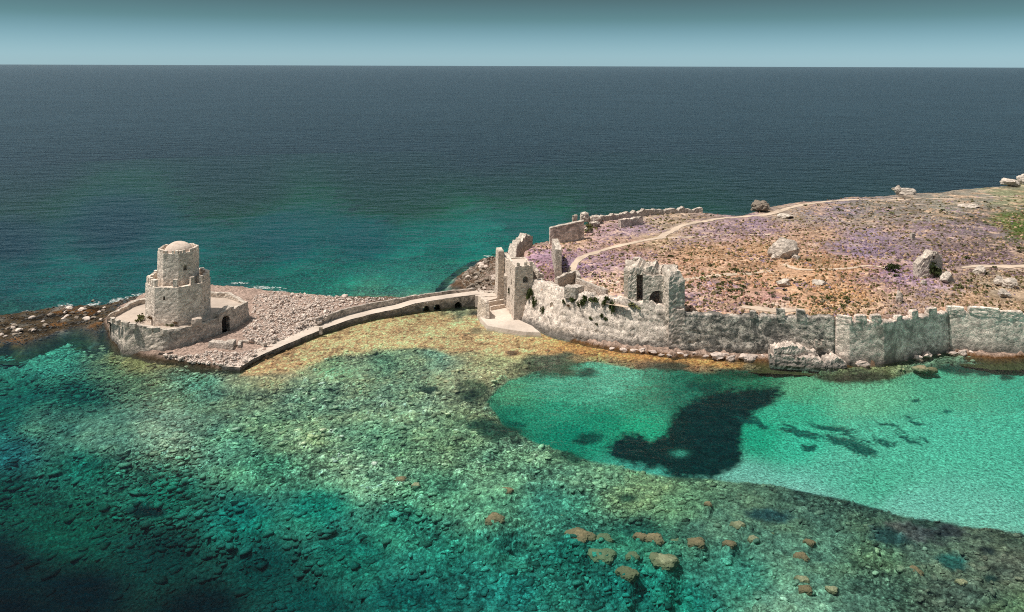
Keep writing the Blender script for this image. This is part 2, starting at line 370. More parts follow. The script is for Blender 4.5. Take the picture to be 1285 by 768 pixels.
def make_seabed():
    na, nr = 940, 760
    th = np.radians(np.linspace(-50, 50, na)); r = np.exp(np.linspace(math.log(52), math.log(560), nr))
    T, Rr = np.meshgrid(th, r)
    X, Y = (np.sin(T) * Rr).ravel(), (np.cos(T) * Rr).ravel()
    P0 = np.stack([X, Y, np.zeros_like(X)], -1)
    px, py = proj(P0)
    px = np.clip(px, -500, 1800); py = np.clip(py, 60, 1000)
    w1 = fbm(X * .05, Y * .05, 4, 3), fbm(X * .05 + 50, Y * .05, 4, 9)
    w2 = fbm(X * .25, Y * .25, 4, 21), fbm(X * .25 + 50, Y * .25, 4, 29)
    f = idw(px, py, CTRL, (w1[0] * 22 + w2[0] * 9, w1[1] * 12 + w2[1] * 6))
    see, dep = f[:, :3], f[:, 3]
    w3 = fbm(X * 1.3, Y * 1.3, 2, 33), fbm(X * 1.3 + 40, Y * 1.3, 2, 37)
    # ---- the tan gravel shelf along the causeway and the quay
    sh = sdpoly(px + w2[0] * 10 + w1[0] * 8, py + w2[1] * 4 + w1[1] * 4, SHELF)
    shelf = sst(-5.0, 4.0, sh)
    kx = sst(640, 720, px)[:, None]
    shc = lin((196, 158, 116)) * (1 - kx) + lin((178, 132, 80)) * kx
    shc = shc * (1 + .22 * fbm(X * .12, Y * .12, 3, 401))[:, None]
    see = see * (1 - shelf[:, None]) + shc * shelf[:, None]
    dep = dep * (1 - sst(-14, 6, sh)) + .38 * sst(-14, 6, sh)
    # ---- the sandy bay
    sb = sdpoly(px + w2[0] * 5 + w1[0] * 6, py + w2[1] * 2.5 + w1[1] * 3, BAY)
    bay = sst(-1.5, 2.0, sb)
    fb = idw(px, py, BAYC, (w1[0] * 14 + w2[0] * 10, w1[1] * 8 + w2[1] * 6))
    rip = fbm(X * .9, Y * 2.2, 3, 77)
    up = sst(640, 560, px) * 0 + sst(545, 480, py) * sst(960, 860, px)
    fb[:, :3] *= (1 + up * 0.55 * fbm(X * .5, Y * .8, 5, 31, .65))[:, None]
    see = see * (1 - bay[:, None]) + fb[:, :3] * bay[:, None]
    bd = sst(-16, 16, sb)
    dep = dep * (1 - bd) + fb[:, 3] * bd
    # ---- seagrass meadow, weed patches and drifting weed
    weed = np.zeros_like(px)
    sg = sdpoly(px + w2[0] * 7, py + w2[1] * 4, GRASS)
    g = sst(-6.5, 5.0, sg + 3.5 * w3[0] + 5.0 * fbm(X * 1.1, Y * 1.1, 3, 47, .7))
    g = g * (1 - .75 * np.exp(-(((px - 853) / 9) ** 2 + ((py - 569) / 4) ** 2)))
    see = see * (1 - g[:, None]) + lin((4, 44, 42)) * (1 + .5 * fbm(X, Y, 3, 41))[:, None] * g[:, None]
    weed = np.maximum(weed, g); dep = dep * (1 - g) + 2.9 * g
    for (cx, cy, rx, ry, rot, c, d) in SPOTS:
        dx, dy = px - cx + w2[0] * rx * .45, py - cy + w2[1] * ry * .7
        u, v = dx * math.cos(rot) + dy * math.sin(rot), -dx * math.sin(rot) + dy * math.cos(rot)
        m = sst(1.5, .55, np.hypot(u / rx, v / ry) + .25 * w3[0]) * .92
        see = see * (1 - m[:, None]) + lin(c) * (1 + .6 * fbm(X * .8, Y * .8, 3, 43))[:, None] * m[:, None]
        weed = np.maximum(weed, m); dep = dep * (1 - m) + (d * .5 + dep * .5) * m
    for (cx, cy, L, rot, wd) in STREAKS:
        dx, dy = px - cx, py - cy
        u, v = dx * math.cos(rot) + dy * math.sin(rot), -dx * math.sin(rot) + dy * math.cos(rot)
        v = v + fbm(u * .06, u * 0 + cx, 2, 5) * 5
        st = fbm(u * .035 + cx, v * .55, 4, 51, .7)
        m = sst(.0, .5, st + 1.08 - np.hypot(u / (L * .55), v / wd) ** 2 * .9 - .35) * .9
        see = see * (1 - m[:, None]) + lin((12, 75, 68)) * m[:, None]
        weed = np.maximum(weed, m)
    for q in NEAR_MOUND:                                       # shoals under the rocks that reach the surface
        m = np.exp(-(((px - q[0]) / (q[2] * 1.6)) ** 2 + ((py - q[1] - 3) / (q[2] * 1.1)) ** 2))
        dep = dep * (1 - m) + np.minimum(dep, q[3]) * m
    # the floor never folds over itself: limit how steeply it falls towards the near side
    Rg = Rr; Dg = dep.reshape(nr, na).copy()
    Re = Rg * (H + Dg) / H
    for i in range(nr - 2, -1, -1):
        Re[i] = np.minimum(Re[i], Re[i + 1] - .55 * (Rg[i + 1] - Rg[i]))
    dep = np.maximum((Re / Rg - 1) * H, .02).ravel()
    # ---- stones and rocky reef
    land = sst(420, 385, py)                                   # towards the far side
    soft = np.maximum(bay, g)
    north = sst(395, 375, py + (px - 300) * .02)
    deepf = sst(9, 3, dep)
    rock = (1 - soft) * (0.35 + .65 * deepf)
    brown = np.maximum(sst(.8, .45, dep) * sst(475, 455, py), shelf)
    w3 = fbm(X * 1.3, Y * 1.3, 2, 33), fbm(X * 1.3 + 40, Y * 1.3, 2, 37)
    a1 = X + w2[0] * 1.6 + w3[0] * .5; b1 = Y * 1.25 + w2[1] * 1.6 + w3[1] * .5
    ca, sa = math.cos(.5), math.sin(.5)
    a1, b1 = (a1 * ca + b1 * sa) * .8, -a1 * sa + b1 * ca
    f1, f2, c1 = worley(a1 * .62, b1 * .62, 5)
    g1, g2, c2 = worley(a1 * 1.5 + 7, b1 * 1.5, 8)
    patch = sst(-.25, .35, fbm(X * .05 + 9, Y * .05, 3, 61) + .12)
    big = sst(.52, .30, f1 + .10 * w3[0]) * sst(.5, .8, c1) * (0.5 + c1)
    sml = sst(.50, .25, g1 + .10 * w3[1]) * sst(.3, .9, c2)
    gapk = 1 - (1 - sst(.0, .25, f2 - f1)) * sst(.45, .75, c1); gapk2 = 1 - (1 - sst(.0, .25, g2 - g1)) * sst(.2, .8, c2)
    low = fbm(X * .35, Y * .35, 3, 67)
    hb = (big * .30 * patch + sml * .17 + .18 * low + .09 * w3[0]) * (1 - .75 * brown)
    z_b = hb * rock * (1 - .4 * land) + (1 - rock) * rip * .03
    z_b = np.minimum(z_b, np.clip(dep * .85, .12, 1.2))
    fine = fbm(X * 1.6, Y * 1.6, 3, 71, .75)
    mott = fbm(X * .22 + 3, Y * .22, 4, 81, .6)
    con = rock * (1 - .5 * north)
    mul = 1 + con * (.95 * fine + .45 * mott + .5 * (c1 - .5) * patch + .5 * (c2 - .5))
    mul *= 1 - con * .5 * (1 - gapk) * patch * (1 - brown) - con * .38 * (1 - gapk2)  # gaps between stones: dark weed, deepened in the colour to read as shadow
    mul *= 1 + .45 * con * patch * sst(.1, .5, hb)
    mul = np.clip(mul, .18, 2.4)
    mul = mul * (1 - soft) + (1 + .14 * rip + .16 * fine) * soft
    tint = np.stack([1 + .18 * rock * mott * (1 - brown), 1 + .02 * fine, 1 - .14 * rock * mott * (1 - brown)], -1)
    E = 1.62
    dep2 = np.maximum(dep - z_b * .8, .02)
    sinv = np.clip(H / np.hypot(H, Rr.ravel()), .12, 1)
    path = (dep - .7 * z_b) * (1.04 + 1 / sinv)
    alb = see * np.exp(ABS[None, :] * path[:, None]) / E
    cap = np.array([.60, .56, .50])
    alb = alb / (1 + (alb / cap) ** 4) ** .25
    alb = alb * (1 + (.55 + .12 * sst(3.0, 1.2, dep)) * rock)[:, None]
    alb = alb * (1 + (np.array([.93, 1.01, 1.13]) - 1)[None] * (rock * (1 - brown))[:, None])
    alb = np.clip(alb * mul[:, None] * tint, .004, .62)
    Pz = -dep
    d = np.stack([X, Y, np.full_like(X, -H)], -1)
    V = CPOS + d * ((H + dep) / H)[:, None]
    V[:, 2] += z_b
    make_seabed_stones(V, alb, px, py, dep, Rr.ravel(), rock * (1 - weed) * (1 - .93 * brown) * (1 - .8 * north) * (1 - bay), w2)
    # rises onto the sea-washed reef west of the round fort and the shore behind the gate
    me = grid_mesh('seabed', V, na, nr, col=np.concatenate([alb, (rock * (1 - .6 * weed) * (1 - .55 * brown) * (.35 + .65 * sst(-.35, .3, fbm(X * .09 + 3, Y * .09, 3, 301))))[:, None]], 1))
    m = NT('seabed')
    at_ = m.n('ShaderNodeVertexColor', layer_name='Col')
    p = m.pos()
    n1 = m.noise(p, 2.6, 4, .78)
    v1, v2 = m.vor(p, 1.5), m.vor(p, 3.4)
    c = at_.outputs[0]
    c = m.mix(1.0, c, m.ramp(n1.outputs[0], [(.39, .42), (.47, .92), (.54, 1.1), (.62, 1.75)]).outputs[0], 'MULTIPLY')  # fine speckle, also paints caustic light grain into the colour
    gap = m.mix(1.0, m.ramp(v1.outputs['Distance'], [(.0, 1.15), (.42, 1.0), (.70, .42)]).outputs[0], m.ramp(v2.outputs['Distance'], [(.0, 1.2), (.45, 1.0), (.70, .5)]).outputs[0], 'MULTIPLY')  # dark gaps painted between stones in place of crisp shadow
    c = m.mix(at_.outputs['Alpha'], c, m.mix(1.0, c, gap, 'MULTIPLY'))
    h = m.math('SUBTRACT', m.math('MULTIPLY', n1.outputs[0], .5), m.math('MULTIPLY', m.math('ADD', v1.outputs['Distance'], m.math('MULTIPLY', v2.outputs['Distance'], .5)), .6))
    m.bsdf(c, m.bump(h, .8, .4), .95, .0)
    tag(link('seabed', me, m.m), kind='structure')
    # the deep floor all round
    R_ = 69000
    fm = raw_mesh('deep_seabed', [(-59000, -390, -44), (59000, -390, -44), (59000, 69000, -44), (-59000, 69000, -44)], [(0, 1, 2, 3)])
    dm = NT('deep_seabed'); dm.bsdf((.03, .05, .06), None, 1, 0)
    tag(link('deep_seabed', fm, dm.m), kind='structure')
make_seabed()
# ------------------------------------------------------------------ stone, earth and leaf materials
def stone(name, base, alt, stain=(.10, .105, .10), st_lo=.56, st_hi=.70, scale=1.0, pits=.5, course=1.0, foot=None, bmp=.9):
    m = NT(name); p = m.pos()
    mp = m.n('ShaderNodeMapping'); mp.inputs['Scale'].default_value = (1, 1, 1.7 * course); m.l(p, mp.inputs['Vector'])
    nb = m.noise(p, .16 * scale, 5, .6); nm = m.noise(p, .9 * scale, 6, .72); nf = m.noise(mp.outputs[0], 3.6 * scale, 4, .75)
    v = m.vor(mp.outputs[0], 1.25 * scale); vs_ = m.n('ShaderNodeSeparateColor'); m.l(v.outputs['Color'], vs_.inputs[0])
    c = m.mix(m.ramp(nm.outputs[0], [(.36, 0.0), (.62, 1.0)]).outputs[0], base, alt)
    c = m.mix(1.0, c, m.ramp(vs_.outputs[0], [(0, .68), (1, 1.25)]).outputs[0], 'MULTIPLY')
    c = m.mix(1.0, c, m.ramp(nf.outputs[0], [(.36, 1 - pits), (.455, .92), (.54, 1.08), (.64, 1.32)]).outputs[0], 'MULTIPLY')
    ms = m.noise(p, .33 * scale, 7, .74, .6)
    c = m.mix(m.ramp(ms.outputs[0], [(st_lo, 0.0), (st_hi, .85)]).outputs[0], c, stain)
    if foot is not None:                                # dark band near the water line
        sp_ = m.n('ShaderNodeSeparateXYZ'); m.l(p, sp_.inputs[0])
        hh = m.math('ADD', sp_.outputs['Z'], m.math('MULTIPLY', nm.outputs[0], -2.4))
        c = m.mix(m.ramp(hh, [(foot[0], 1.0), (foot[1], 0.0)]).outputs[0] if False else m.math('MULTIPLY', m.ramp(m.math('MULTIPLY', m.math('SUBTRACT', hh, foot[0]), 1 / (foot[1] - foot[0])), [(0, 1.0), (1, 0.0)]).outputs[0], .8), c, (.055, .055, .05))
    h = m.math('ADD', m.math('MULTIPLY', nf.outputs[0], .6), m.math('MULTIPLY', nm.outputs[0], .8))
    h = m.math('SUBTRACT', h, m.math('MULTIPLY', v.outputs['Distance'], .35))
    m.bsdf(c, m.bump(h, bmp, .28), .95, .08)
    return m.m
M_TOWER = stone('fort_limestone', (.80, .68, .57), (.66, .55, .46), (.26, .22, .19), .61, .73, 1.25, .66)
M_ENCL = stone('enclosure_limestone', (.66, .56, .46), (.48, .41, .35), (.16, .15, .135), .54, .68, 1.25, .62, foot=(-.9, .5))
M_GATE = stone('gate_ashlar', (.70, .59, .49), (.58, .48, .40), (.28, .24, .20), .62, .76, 1.4, .45)
M_CURT = stone('weathered_curtain_stone', (.72, .61, .51), (.42, .37, .32), (.075, .075, .07), .45, .56, 1.0, .85, .8, foot=(-1.0, .9))
M_BAST = stone('grey_bastion_stone', (.85, .69, .58), (.66, .54, .46), (.24, .20, .17), .46, .60, 1.0, .6, .8, foot=(-1.0, .9))
M_SCREE = stone('pale_broken_masonry', (.76, .64, .54), (.58, .49, .42), (.12, .105, .09), .57, .66, 1.2, .75, .6, foot=(-.6, 1.0))
M_RUIN = stone('ruin_rubble_masonry', (.66, .56, .47), (.46, .395, .335), (.14, .125, .11), .58, .70, 1.2, .6)
M_WALLLOW = stone('low_rubble_stone', (.60, .51, .43), (.42, .36, .31), (.16, .14, .12), .60, .72, 1.6, .6)
M_LEDGEM = stone('fallen_ledge_masonry', (.72, .60, .52), (.50, .42, .36), (.12, .10, .085), .54, .66, 1.3, .7, .6, foot=(-1.4, .9))
M_ROCKP = stone('pale_shore_rock', (.72, .60, .52), (.52, .43, .37), (.12, .10, .085), .58, .70, 1.6, .55)
def obj_rock(name, cols, rough_scale=2.0, wet=None):
    m = NT(name); p = m.objco()
    oi = m.n('ShaderNodeObjectInfo')
    n = m.noise(p, rough_scale, 6, .72)
    c = m.mix(m.ramp(n.outputs[0], [(.35, 0.0), (.65, 1.0)]).outputs[0], cols[0], cols[1])
    c = m.mix(1.0, c, m.ramp(oi.outputs['Random'], [(0, .72), (1, 1.25)]).outputs[0], 'MULTIPLY')
    n2 = m.noise(p, rough_scale * 2.6, 4, .7)
    c = m.mix(m.ramp(n2.outputs[0], [(.55, 0.0), (.68, .8)]).outputs[0], c, cols[2])
    if wet:
        sp_ = m.n('ShaderNodeSeparateXYZ'); m.l(m.pos(), sp_.inputs[0])
        c = m.mix(m.ramp(m.math('ADD', sp_.outputs['Z'], .5), [(wet[0] + .5, .85), (wet[1] + .5, 0.0)]).outputs[0], c, wet[2])
    m.bsdf(c, m.bump(m.math('ADD', n.outputs[0], m.math('MULTIPLY', n2.outputs[0], .5)), .8, .2), .92, .1)
    return m.m
M_BOULD = obj_rock('pale_boulder', ((.74, .61, .52), (.56, .46, .39), (.28, .22, .18)))
M_SHOREB = obj_rock('brown_shore_boulder', ((.34, .27, .21), (.20, .17, .14), (.45, .36, .29)))
M_DARKB = obj_rock('wet_dark_boulder', ((.12, .11, .095), (.07, .065, .06), (.22, .20, .17)))
M_REEFB = obj_rock('algae_topped_boulder', ((.42, .28, .16), (.20, .135, .08), (.07, .055, .035)), 4.5, (-.75, -.25, (.17, .12, .07)))
M_REEFG = obj_rock('green_algae_boulder', ((.46, .40, .25), (.24, .21, .13), (.09, .085, .05)), 4.5, (-.95, -.45, (.16, .14, .08)))
M_LEDGE = obj_rock('pink_ledge_rock', ((.62, .50, .43), (.48, .39, .34), (.20, .15, .12)), 1.6, (-.25, .15, (.16, .10, .06)))
def vcol_earth(name, sc=2.0, lo=.6, hi=1.4, bmp=.6):
    m = NT(name); a = m.n('ShaderNodeVertexColor', layer_name='Col'); p = m.pos()
    n = m.noise(p, sc, 5, .75); n2 = m.noise(p, sc * .3, 4, .6)
    c = m.mix(1.0, a.outputs[0], m.ramp(n.outputs[0], [(.37, lo), (.5, 1.0), (.63, hi)]).outputs[0], 'MULTIPLY')
    m.bsdf(c, m.bump(m.math('ADD', n.outputs[0], n2.outputs[0]), bmp, .4), .97, .03)
    return m.m
M_EARTH = vcol_earth('dry_heath_earth', 1.6, .5, 1.5, .7)
M_ISLET = vcol_earth('islet_rock', 2.0, .45, 1.5, .9)
def flatmat(name, a, b, sc=1.5, bmp=.5):
    m = NT(name); p = m.pos(); n = m.noise(p, sc, 6, .7); n2 = m.noise(p, sc * .12, 3, .5)
    c = m.mix(m.ramp(n.outputs[0], [(.35, 0.0), (.65, 1.0)]).outputs[0], a, b)
    c = m.mix(1.0, c, m.ramp(n2.outputs[0], [(.3, .82), (.7, 1.15)]).outputs[0], 'MULTIPLY')
    m.bsdf(c, m.bump(n.outputs[0], bmp, .12), .95, .05)
    return m.m
M_TERR = flatmat('pale_terrace_lime', (.50, .41, .34), (.42, .34, .28), 1.2)
M_PAVE = flatmat('worn_paving', (.60, .50, .42), (.50, .42, .35), 1.4)
M_PATH = flatmat('trodden_sandy_path', (.58, .46, .36), (.48, .37, .28), 1.2)
M_DOME = flatmat('dome_plaster', (.66, .54, .45), (.50, .39, .32), 1.4, .8)
def leafmat(name, c1, c2):
    m = NT(name); oi = m.n('ShaderNodeObjectInfo'); p = m.objco(); n = m.noise(p, 2.2, 3)
    c = m.mix(m.ramp(n.outputs[0], [(.35, 0.0), (.65, 1.0)]).outputs[0], c1, c2)
    c = m.mix(1.0, c, m.ramp(oi.outputs['Random'], [(0, .7), (1, 1.3)]).outputs[0], 'MULTIPLY')
    m.bsdf(c, None, .85, .05); return m.m
M_LEAFO = leafmat('olive_leaf', (.17, .165, .065), (.105, .11, .045))
M_LEAFD = leafmat('dark_leaf', (.065, .08, .032), (.04, .05, .022))
M_LEAFI = leafmat('ivy_leaf', (.07, .085, .03), (.045, .055, .022))
M_LEAFR = leafmat('rust_leaf', (.17, .10, .055), (.10, .07, .04))
M_LEAFG = leafmat('grey_leaf', (.21, .185, .125), (.14, .125, .085))
def vcol_leaf(name):
    m = NT(name); a = m.n('ShaderNodeVertexColor', layer_name='Col'); m.bsdf(a.outputs[0], None, .9, .02); return m.m
M_SCRUB = vcol_leaf('dry_scrub_leaf')

# ------------------------------------------------------------------ shapes
def fnoise(P, sc, seed=0):
    v = Vector((P[0] * sc + seed * 7.13, P[1] * sc - seed * 3.7, P[2] * sc + seed * 1.9))
    return mnoise.noise(v) + .5 * mnoise.noise(v * 2.1) + .25 * mnoise.noise(v * 4.3)
def interp(pts, vals, s):
    return float(np.interp(s, pts, vals))
def strip(name, pts, zb, zt, thick, mat, parent=None, res=.6, rough=.12, jag=0.0, batter=0.0, seed=0, flat=True, topdip=0.0, strata=0.0):
    """a closed wall body along pts (its front face line); the front is on the right of travel"""
    pts = [Vector((p[0], p[1])) for p in pts]; n = len(pts)
    L = [0.0]
    for a, b in zip(pts[:-1], pts[1:]): L.append(L[-1] + (b - a).length)
    zb = [zb] * n if not hasattr(zb, '__len__') else list(zb)
    zt = [zt] * n if not hasattr(zt, '__len__') else list(zt)
    bt = [batter] * n if not hasattr(batter, '__len__') else list(batter)
    tk = [thick] * n if not hasattr(thick, '__len__') else list(thick)
    us = set(L)
    k = max(2, int(L[-1] / res))
    us = sorted(us | {L[-1] * i / k for i in range(k + 1)})
    us = [u for i, u in enumerate(us) if i == 0 or u - us[i - 1] > .02 * res]
    nz = max(2, int(max(t - b for t, b in zip(zt, zb)) / res)); nt = max(1, int(max(tk) / res))
    prof = [(0, i / nz) for i in range(nz + 1)] + [(j / nt, 1.0) for j in range(1, nt + 1)] + [(1, 1 - i / nz) for i in range(1, nz + 1)]
    V, F = [], []
    m = len(prof)
    for u in us:
        i = max(0, min(n - 2, int(np.searchsorted(L, u, side='right') - 1)))
        t = (u - L[i]) / max(1e-6, L[i + 1] - L[i])
        p = pts[i].lerp(pts[i + 1], t)
        d0 = (pts[i + 1] - pts[i]).normalized()
        d = d0
        if t < .001 and i > 0: d = (d0 + (pts[i] - pts[i - 1]).normalized()).normalized()
        if t > .999 and i < n - 2: d = (d0 + (pts[i + 2] - pts[i + 1]).normalized()).normalized()
        def pos_(uu):
            uu = min(max(uu, 0.0), L[-1]); ii = max(0, min(n - 2, int(np.searchsorted(L, uu, side='right') - 1)))
            return pts[ii].lerp(pts[ii + 1], (uu - L[ii]) / max(1e-6, L[ii + 1] - L[ii]))
        sm_ = min(1.2 + bt[0], L[-1] * .2) if n > 2 else .05
        d = (pos_(u + sm_) - pos_(u - sm_)).normalized()
        nr = Vector((d.y, -d.x))
        b0, t0, bb, th = (interp(L, q, u) for q in (zb, zt, bt, tk))
        if jag:
            t0 += jag * (mnoise.noise(Vector((u * .35, seed * 3.1, 0))) + .8 * mnoise.noise(Vector((u * 1.1, seed * 3.1, 5))) + .5 * mnoise.noise(Vector((u * 2.7, seed, 9))))
        for (w, h) in prof:
            z = b0 + (t0 - b0) * h
            off = -w * th - bb * h if w < 1 else -th - bb
            if topdip and h == 1.0: z -= topdip * w
            q = Vector((p.x + nr.x * off, p.y + nr.y * off, z))
            r = rough * .45 * fnoise(q, .5, seed) + rough * .6 * fnoise(q, 1.9, seed + 5)
            if strata: r += strata * (mnoise.noise(Vector((u * .18, z * 1.5, seed))) + .6 * mnoise.noise(Vector((u * .5, z * 3.4, seed + 3))))
            if w == 0: q.x += nr.x * r; q.y += nr.y * r
            elif w == 1: q.x -= nr.x * r; q.y -= nr.y * r
            if h == 1: q.z += r
            V.append(q)
    for a in range(len(us) - 1):
        for b in range(m):
            c = (b + 1) % m
            F.append((a * m + b, (a + 1) * m + b, (a + 1) * m + c, a * m + c))
    F.append(tuple(range(m - 1, -1, -1))[::-1]); F.append(tuple((len(us) - 1) * m + b for b in range(m - 1, -1, -1)))
    me = raw_mesh(name, V, F, not flat)
    bm = bmesh.new(); bm.from_mesh(me); bmesh.ops.recalc_face_normals(bm, faces=bm.faces); bm.to_mesh(me); bm.free()
    return link(name, me, mat, parent)
def inset_poly(C, d):
    n = len(C); out = []
    for i in range(n):
        a, b, c = Vector(C[i - 1]), Vector(C[i]), Vector(C[(i + 1) % n])
        e1, e2 = (b - a).normalized(), (c - b).normalized()
        n1, n2 = Vector((-e1.y, e1.x)), Vector((-e2.y, e2.x))
        k = (n1 + n2); k = k / max(.3, (1 + n1.dot(n2)))
        out.append(b + k * d)
    return out
def ring(name, corners, prof, mat, parent=None, res=.6, rough=.06, seed=0, zfun=None, close=True, ctop=None):
    """closed body on a counter-clockwise plan; prof = [(inset, z)...] from the foot outside to the inside"""
    P2 = []
    for (d0, z0), (d1, z1) in zip(prof[:-1], prof[1:]):
        k = max(1, int(math.hypot(d1 - d0, z1 - z0) / res))
        for i in range(k): P2.append((d0 + (d1 - d0) * i / k, z0 + (z1 - z0) * i / k))
    P2.append(prof[-1])
    n = len(corners); V, F, m = [], [], None
    base = [Vector(c) for c in corners]
    seg = [max(2, int((base[(i + 1) % n] - base[i]).length / res)) for i in range(n)]
    cen = sum(base, Vector((0, 0))) / n
    for (d, z) in P2:
        Cc = inset_poly(corners, d); row = []; row_t = []
        for i in range(n):
            for s in range(seg[i]):
                q = Cc[i].lerp(Cc[(i + 1) % n], s / seg[i])
                row.append(q); row_t.append(0 if ctop is None else ctop[i] + (ctop[(i + 1) % n] - ctop[i]) * s / seg[i] - 6.0)
        m = len(row)
        for q, tq in zip(row, row_t):
            zz = z + (zfun(q, z) if zfun else 0) + tq * min(1, max(0, (z - 1) / 5.0)) * (1 if d < .93 or ctop is None else 0)
            w = Vector((q.x, q.y, zz))
            r = rough * (fnoise(w, .7, seed) + .6 * fnoise(w, 2.0, seed + 3))
            o = (q - cen).normalized()
            V.append(Vector((w.x + o.x * r, w.y + o.y * r, w.z + .5 * r)))
    for a in range(len(P2) - 1):
        for b in range(m):
            c = (b + 1) % m
            F.append((a * m + b, a * m + c, (a + 1) * m + c, (a + 1) * m + b))
    if close:
        V.append(Vector((cen.x, cen.y, prof[-1][1]))); k = len(V) - 1; a = len(P2) - 1
        for b in range(m): F.append((a * m + b, a * m + (b + 1) % m, k))
        V.append(Vector((cen.x, cen.y, prof[0][1]))); k = len(V) - 1
        for b in range(m): F.append(((b + 1) % m, b, k))
    return link(name, raw_mesh(name, V, F), mat, parent)
def block_mesh(name, sx, sy, sz, seed=0, rough=.08, res=.35, rnd=.0):
    bm = bmesh.new()
    bmesh.ops.create_cube(bm, size=1)
    cuts = max(1, min(7, int(max(sx, sy, sz) / res)))
    bmesh.ops.subdivide_edges(bm, edges=bm.edges[:], cuts=cuts, use_grid_fill=True)
    for v in bm.verts:
        c = v.co.copy()
        if rnd:
            s = c.normalized() * .62
            c = c.lerp(s, rnd)
        q = Vector((c.x * sx, c.y * sy, (c.z + .5) * sz))
        r = rough * (fnoise(q, 1.1, seed) + .5 * fnoise(q, 2.7, seed))
        v.co = q + c.normalized() * r
    me = bpy.data.meshes.new(name); bm.to_mesh(me); bm.free(); return me
def rock_mesh(name, sx, sy, sz, seed=0, sub=3, rough=.35, flat=True):
    bm = bmesh.new(); bmesh.ops.create_icosphere(bm, subdivisions=sub, radius=1)
    rr = random.Random(seed)
    planes = [(Vector((rr.gauss(0, 1), rr.gauss(0, 1), rr.gauss(.3, .8))).normalized(), rr.uniform(.5, .85)) for _ in range(13)]
    for v in bm.verts:
        c = v.co.normalized()
        for nrm, dd in planes:
            k = c.dot(nrm)
            if k > dd: c = c - nrm * (k - dd) * .85
        c = c * (1 + rough * .5 * fnoise(c, 1.3, seed) + rough * .25 * fnoise(c, 3.4, seed))
        v.co = (c.x * sx, c.y * sy, c.z * sz)
    me = bpy.data.meshes.new(name); bm.to_mesh(me); bm.free()
    if not flat: me.polygons.foreach_set('use_smooth', np.ones(len(me.polygons), bool))
    return me
def arch_cutter(x, y, z, w, h, d, yaw):
    """arched opening, centred on x, y with its sill at z, running d along yaw's normal"""
    n = 10; pr = [(-w / 2, 0), (w / 2, 0)] + [(w / 2 * math.cos(a), h - w / 2 + w / 2 * math.sin(a)) for a in [math.pi * i / n for i in range(n + 1)]]
    V = [(p[0], s * d / 2, p[1]) for s in (-1, 1) for p in pr]; k = len(pr)
    F = [tuple(range(k)), tuple(range(2 * k - 1, k - 1, -1))] + [(i, i + k, (i + 1) % k + k, (i + 1) % k) for i in range(k)]
    me = raw_mesh('cut', V, F)
    bm = bmesh.new(); bm.from_mesh(me); bmesh.ops.recalc_face_normals(bm, faces=bm.faces); bm.to_mesh(me); bm.free()
    o = bpy.data.objects.new('cut', me); COL.objects.link(o); o.location = (x, y, z); o.rotation_euler = (0, 0, yaw); return o
def cut(o, cutters):
    for c in cutters:
        md = o.modifiers.new('b', 'BOOLEAN'); md.object = c; md.operation = 'DIFFERENCE'; md.solver = 'EXACT'
    bpy.context.view_layer.update()
    dg = bpy.context.evaluated_depsgraph_get()
    me = bpy.data.meshes.new_from_object(o.evaluated_get(dg))
    old = o.data; nv = len(old.vertices)
    if len(me.vertices) > 8: o.modifiers.clear(); o.data = me
    else: o.modifiers.clear()
    for c in cutters: bpy.data.objects.remove(c)
def empty(name, loc, rz=0.0):
    o = bpy.data.objects.new(name, None); COL.objects.link(o); o.location = loc; o.rotation_euler = (0, 0, rz); o.empty_display_size = .5; return o
def reparent(o, root):
    o.parent = root
    o.matrix_parent_inverse = Matrix.Translation(root.location).inverted()
def hit(px, py, fallback_z=9.0):
    """the first built surface that the ray through (px, py) meets"""
    d = CF + (px - 642.5) / FOC * CR - (py - CY) / FOC * CU
    d = Vector(d).normalized()
    o_ = Vector(CPOS)
    dg = bpy.context.evaluated_depsgraph_get()
    for _ in range(6):
        ok, loc, nrm, idx, ob, mx = scene.ray_cast(dg, o_, d)
        if not ok: break
        if ob.name.startswith('sea_water') or ob.name.startswith('foam'):
            o_ = loc + d * .01; continue
        return loc, nrm, ob
    p = at(px, py, fallback_z)
    return Vector(p), Vector((0, 0, 1)), None
# ------------------------------------------------------------------ land
def pxpoly(P, z): return [at2(x, y, z) for x, y in P]
def densify(P, f, closed=True, step=2.0): return P
def heightfield(name, poly, res, zf, colf, mat, margin=3.0, edge=(-.3, 2.0), drop=-2.5, holes=()):
    xs = [p[0] for p in poly]; ys = [p[1] for p in poly]
    nx = int((max(xs) - min(xs) + 2 * margin) / res) + 2; ny = int((max(ys) - min(ys) + 2 * margin) / res) + 2
    gx = np.linspace(min(xs) - margin, max(xs) + margin, nx); gy = np.linspace(min(ys) - margin, max(ys) + margin, ny)
    X, Y = np.meshgrid(gx, gy); X, Y = X.ravel(), Y.ravel()
    X = X + (hsh(np.round(X / res), np.round(Y / res), 3) - .5) * res * .6
    Y = Y + (hsh(np.round(X / res), np.round(Y / res), 4) - .5) * res * .6
    s = sdpoly(X, Y, poly)
    s2 = s + fbm(X * .18, Y * .18, 3, 7) * min(1.5, margin * .4)
    e = sst(edge[0], edge[1], s2)
    Z = drop + (zf(X, Y, s) - drop) * e
    keep = s > -margin
    px, py = proj(np.stack([X, Y, Z], -1))
    col = colf(X, Y, Z, px, py, s)
    me = grid_mesh(name, np.stack([X, Y, Z], -1), nx, ny, keep, col)
    return tag(link(name, me, mat), kind='structure')

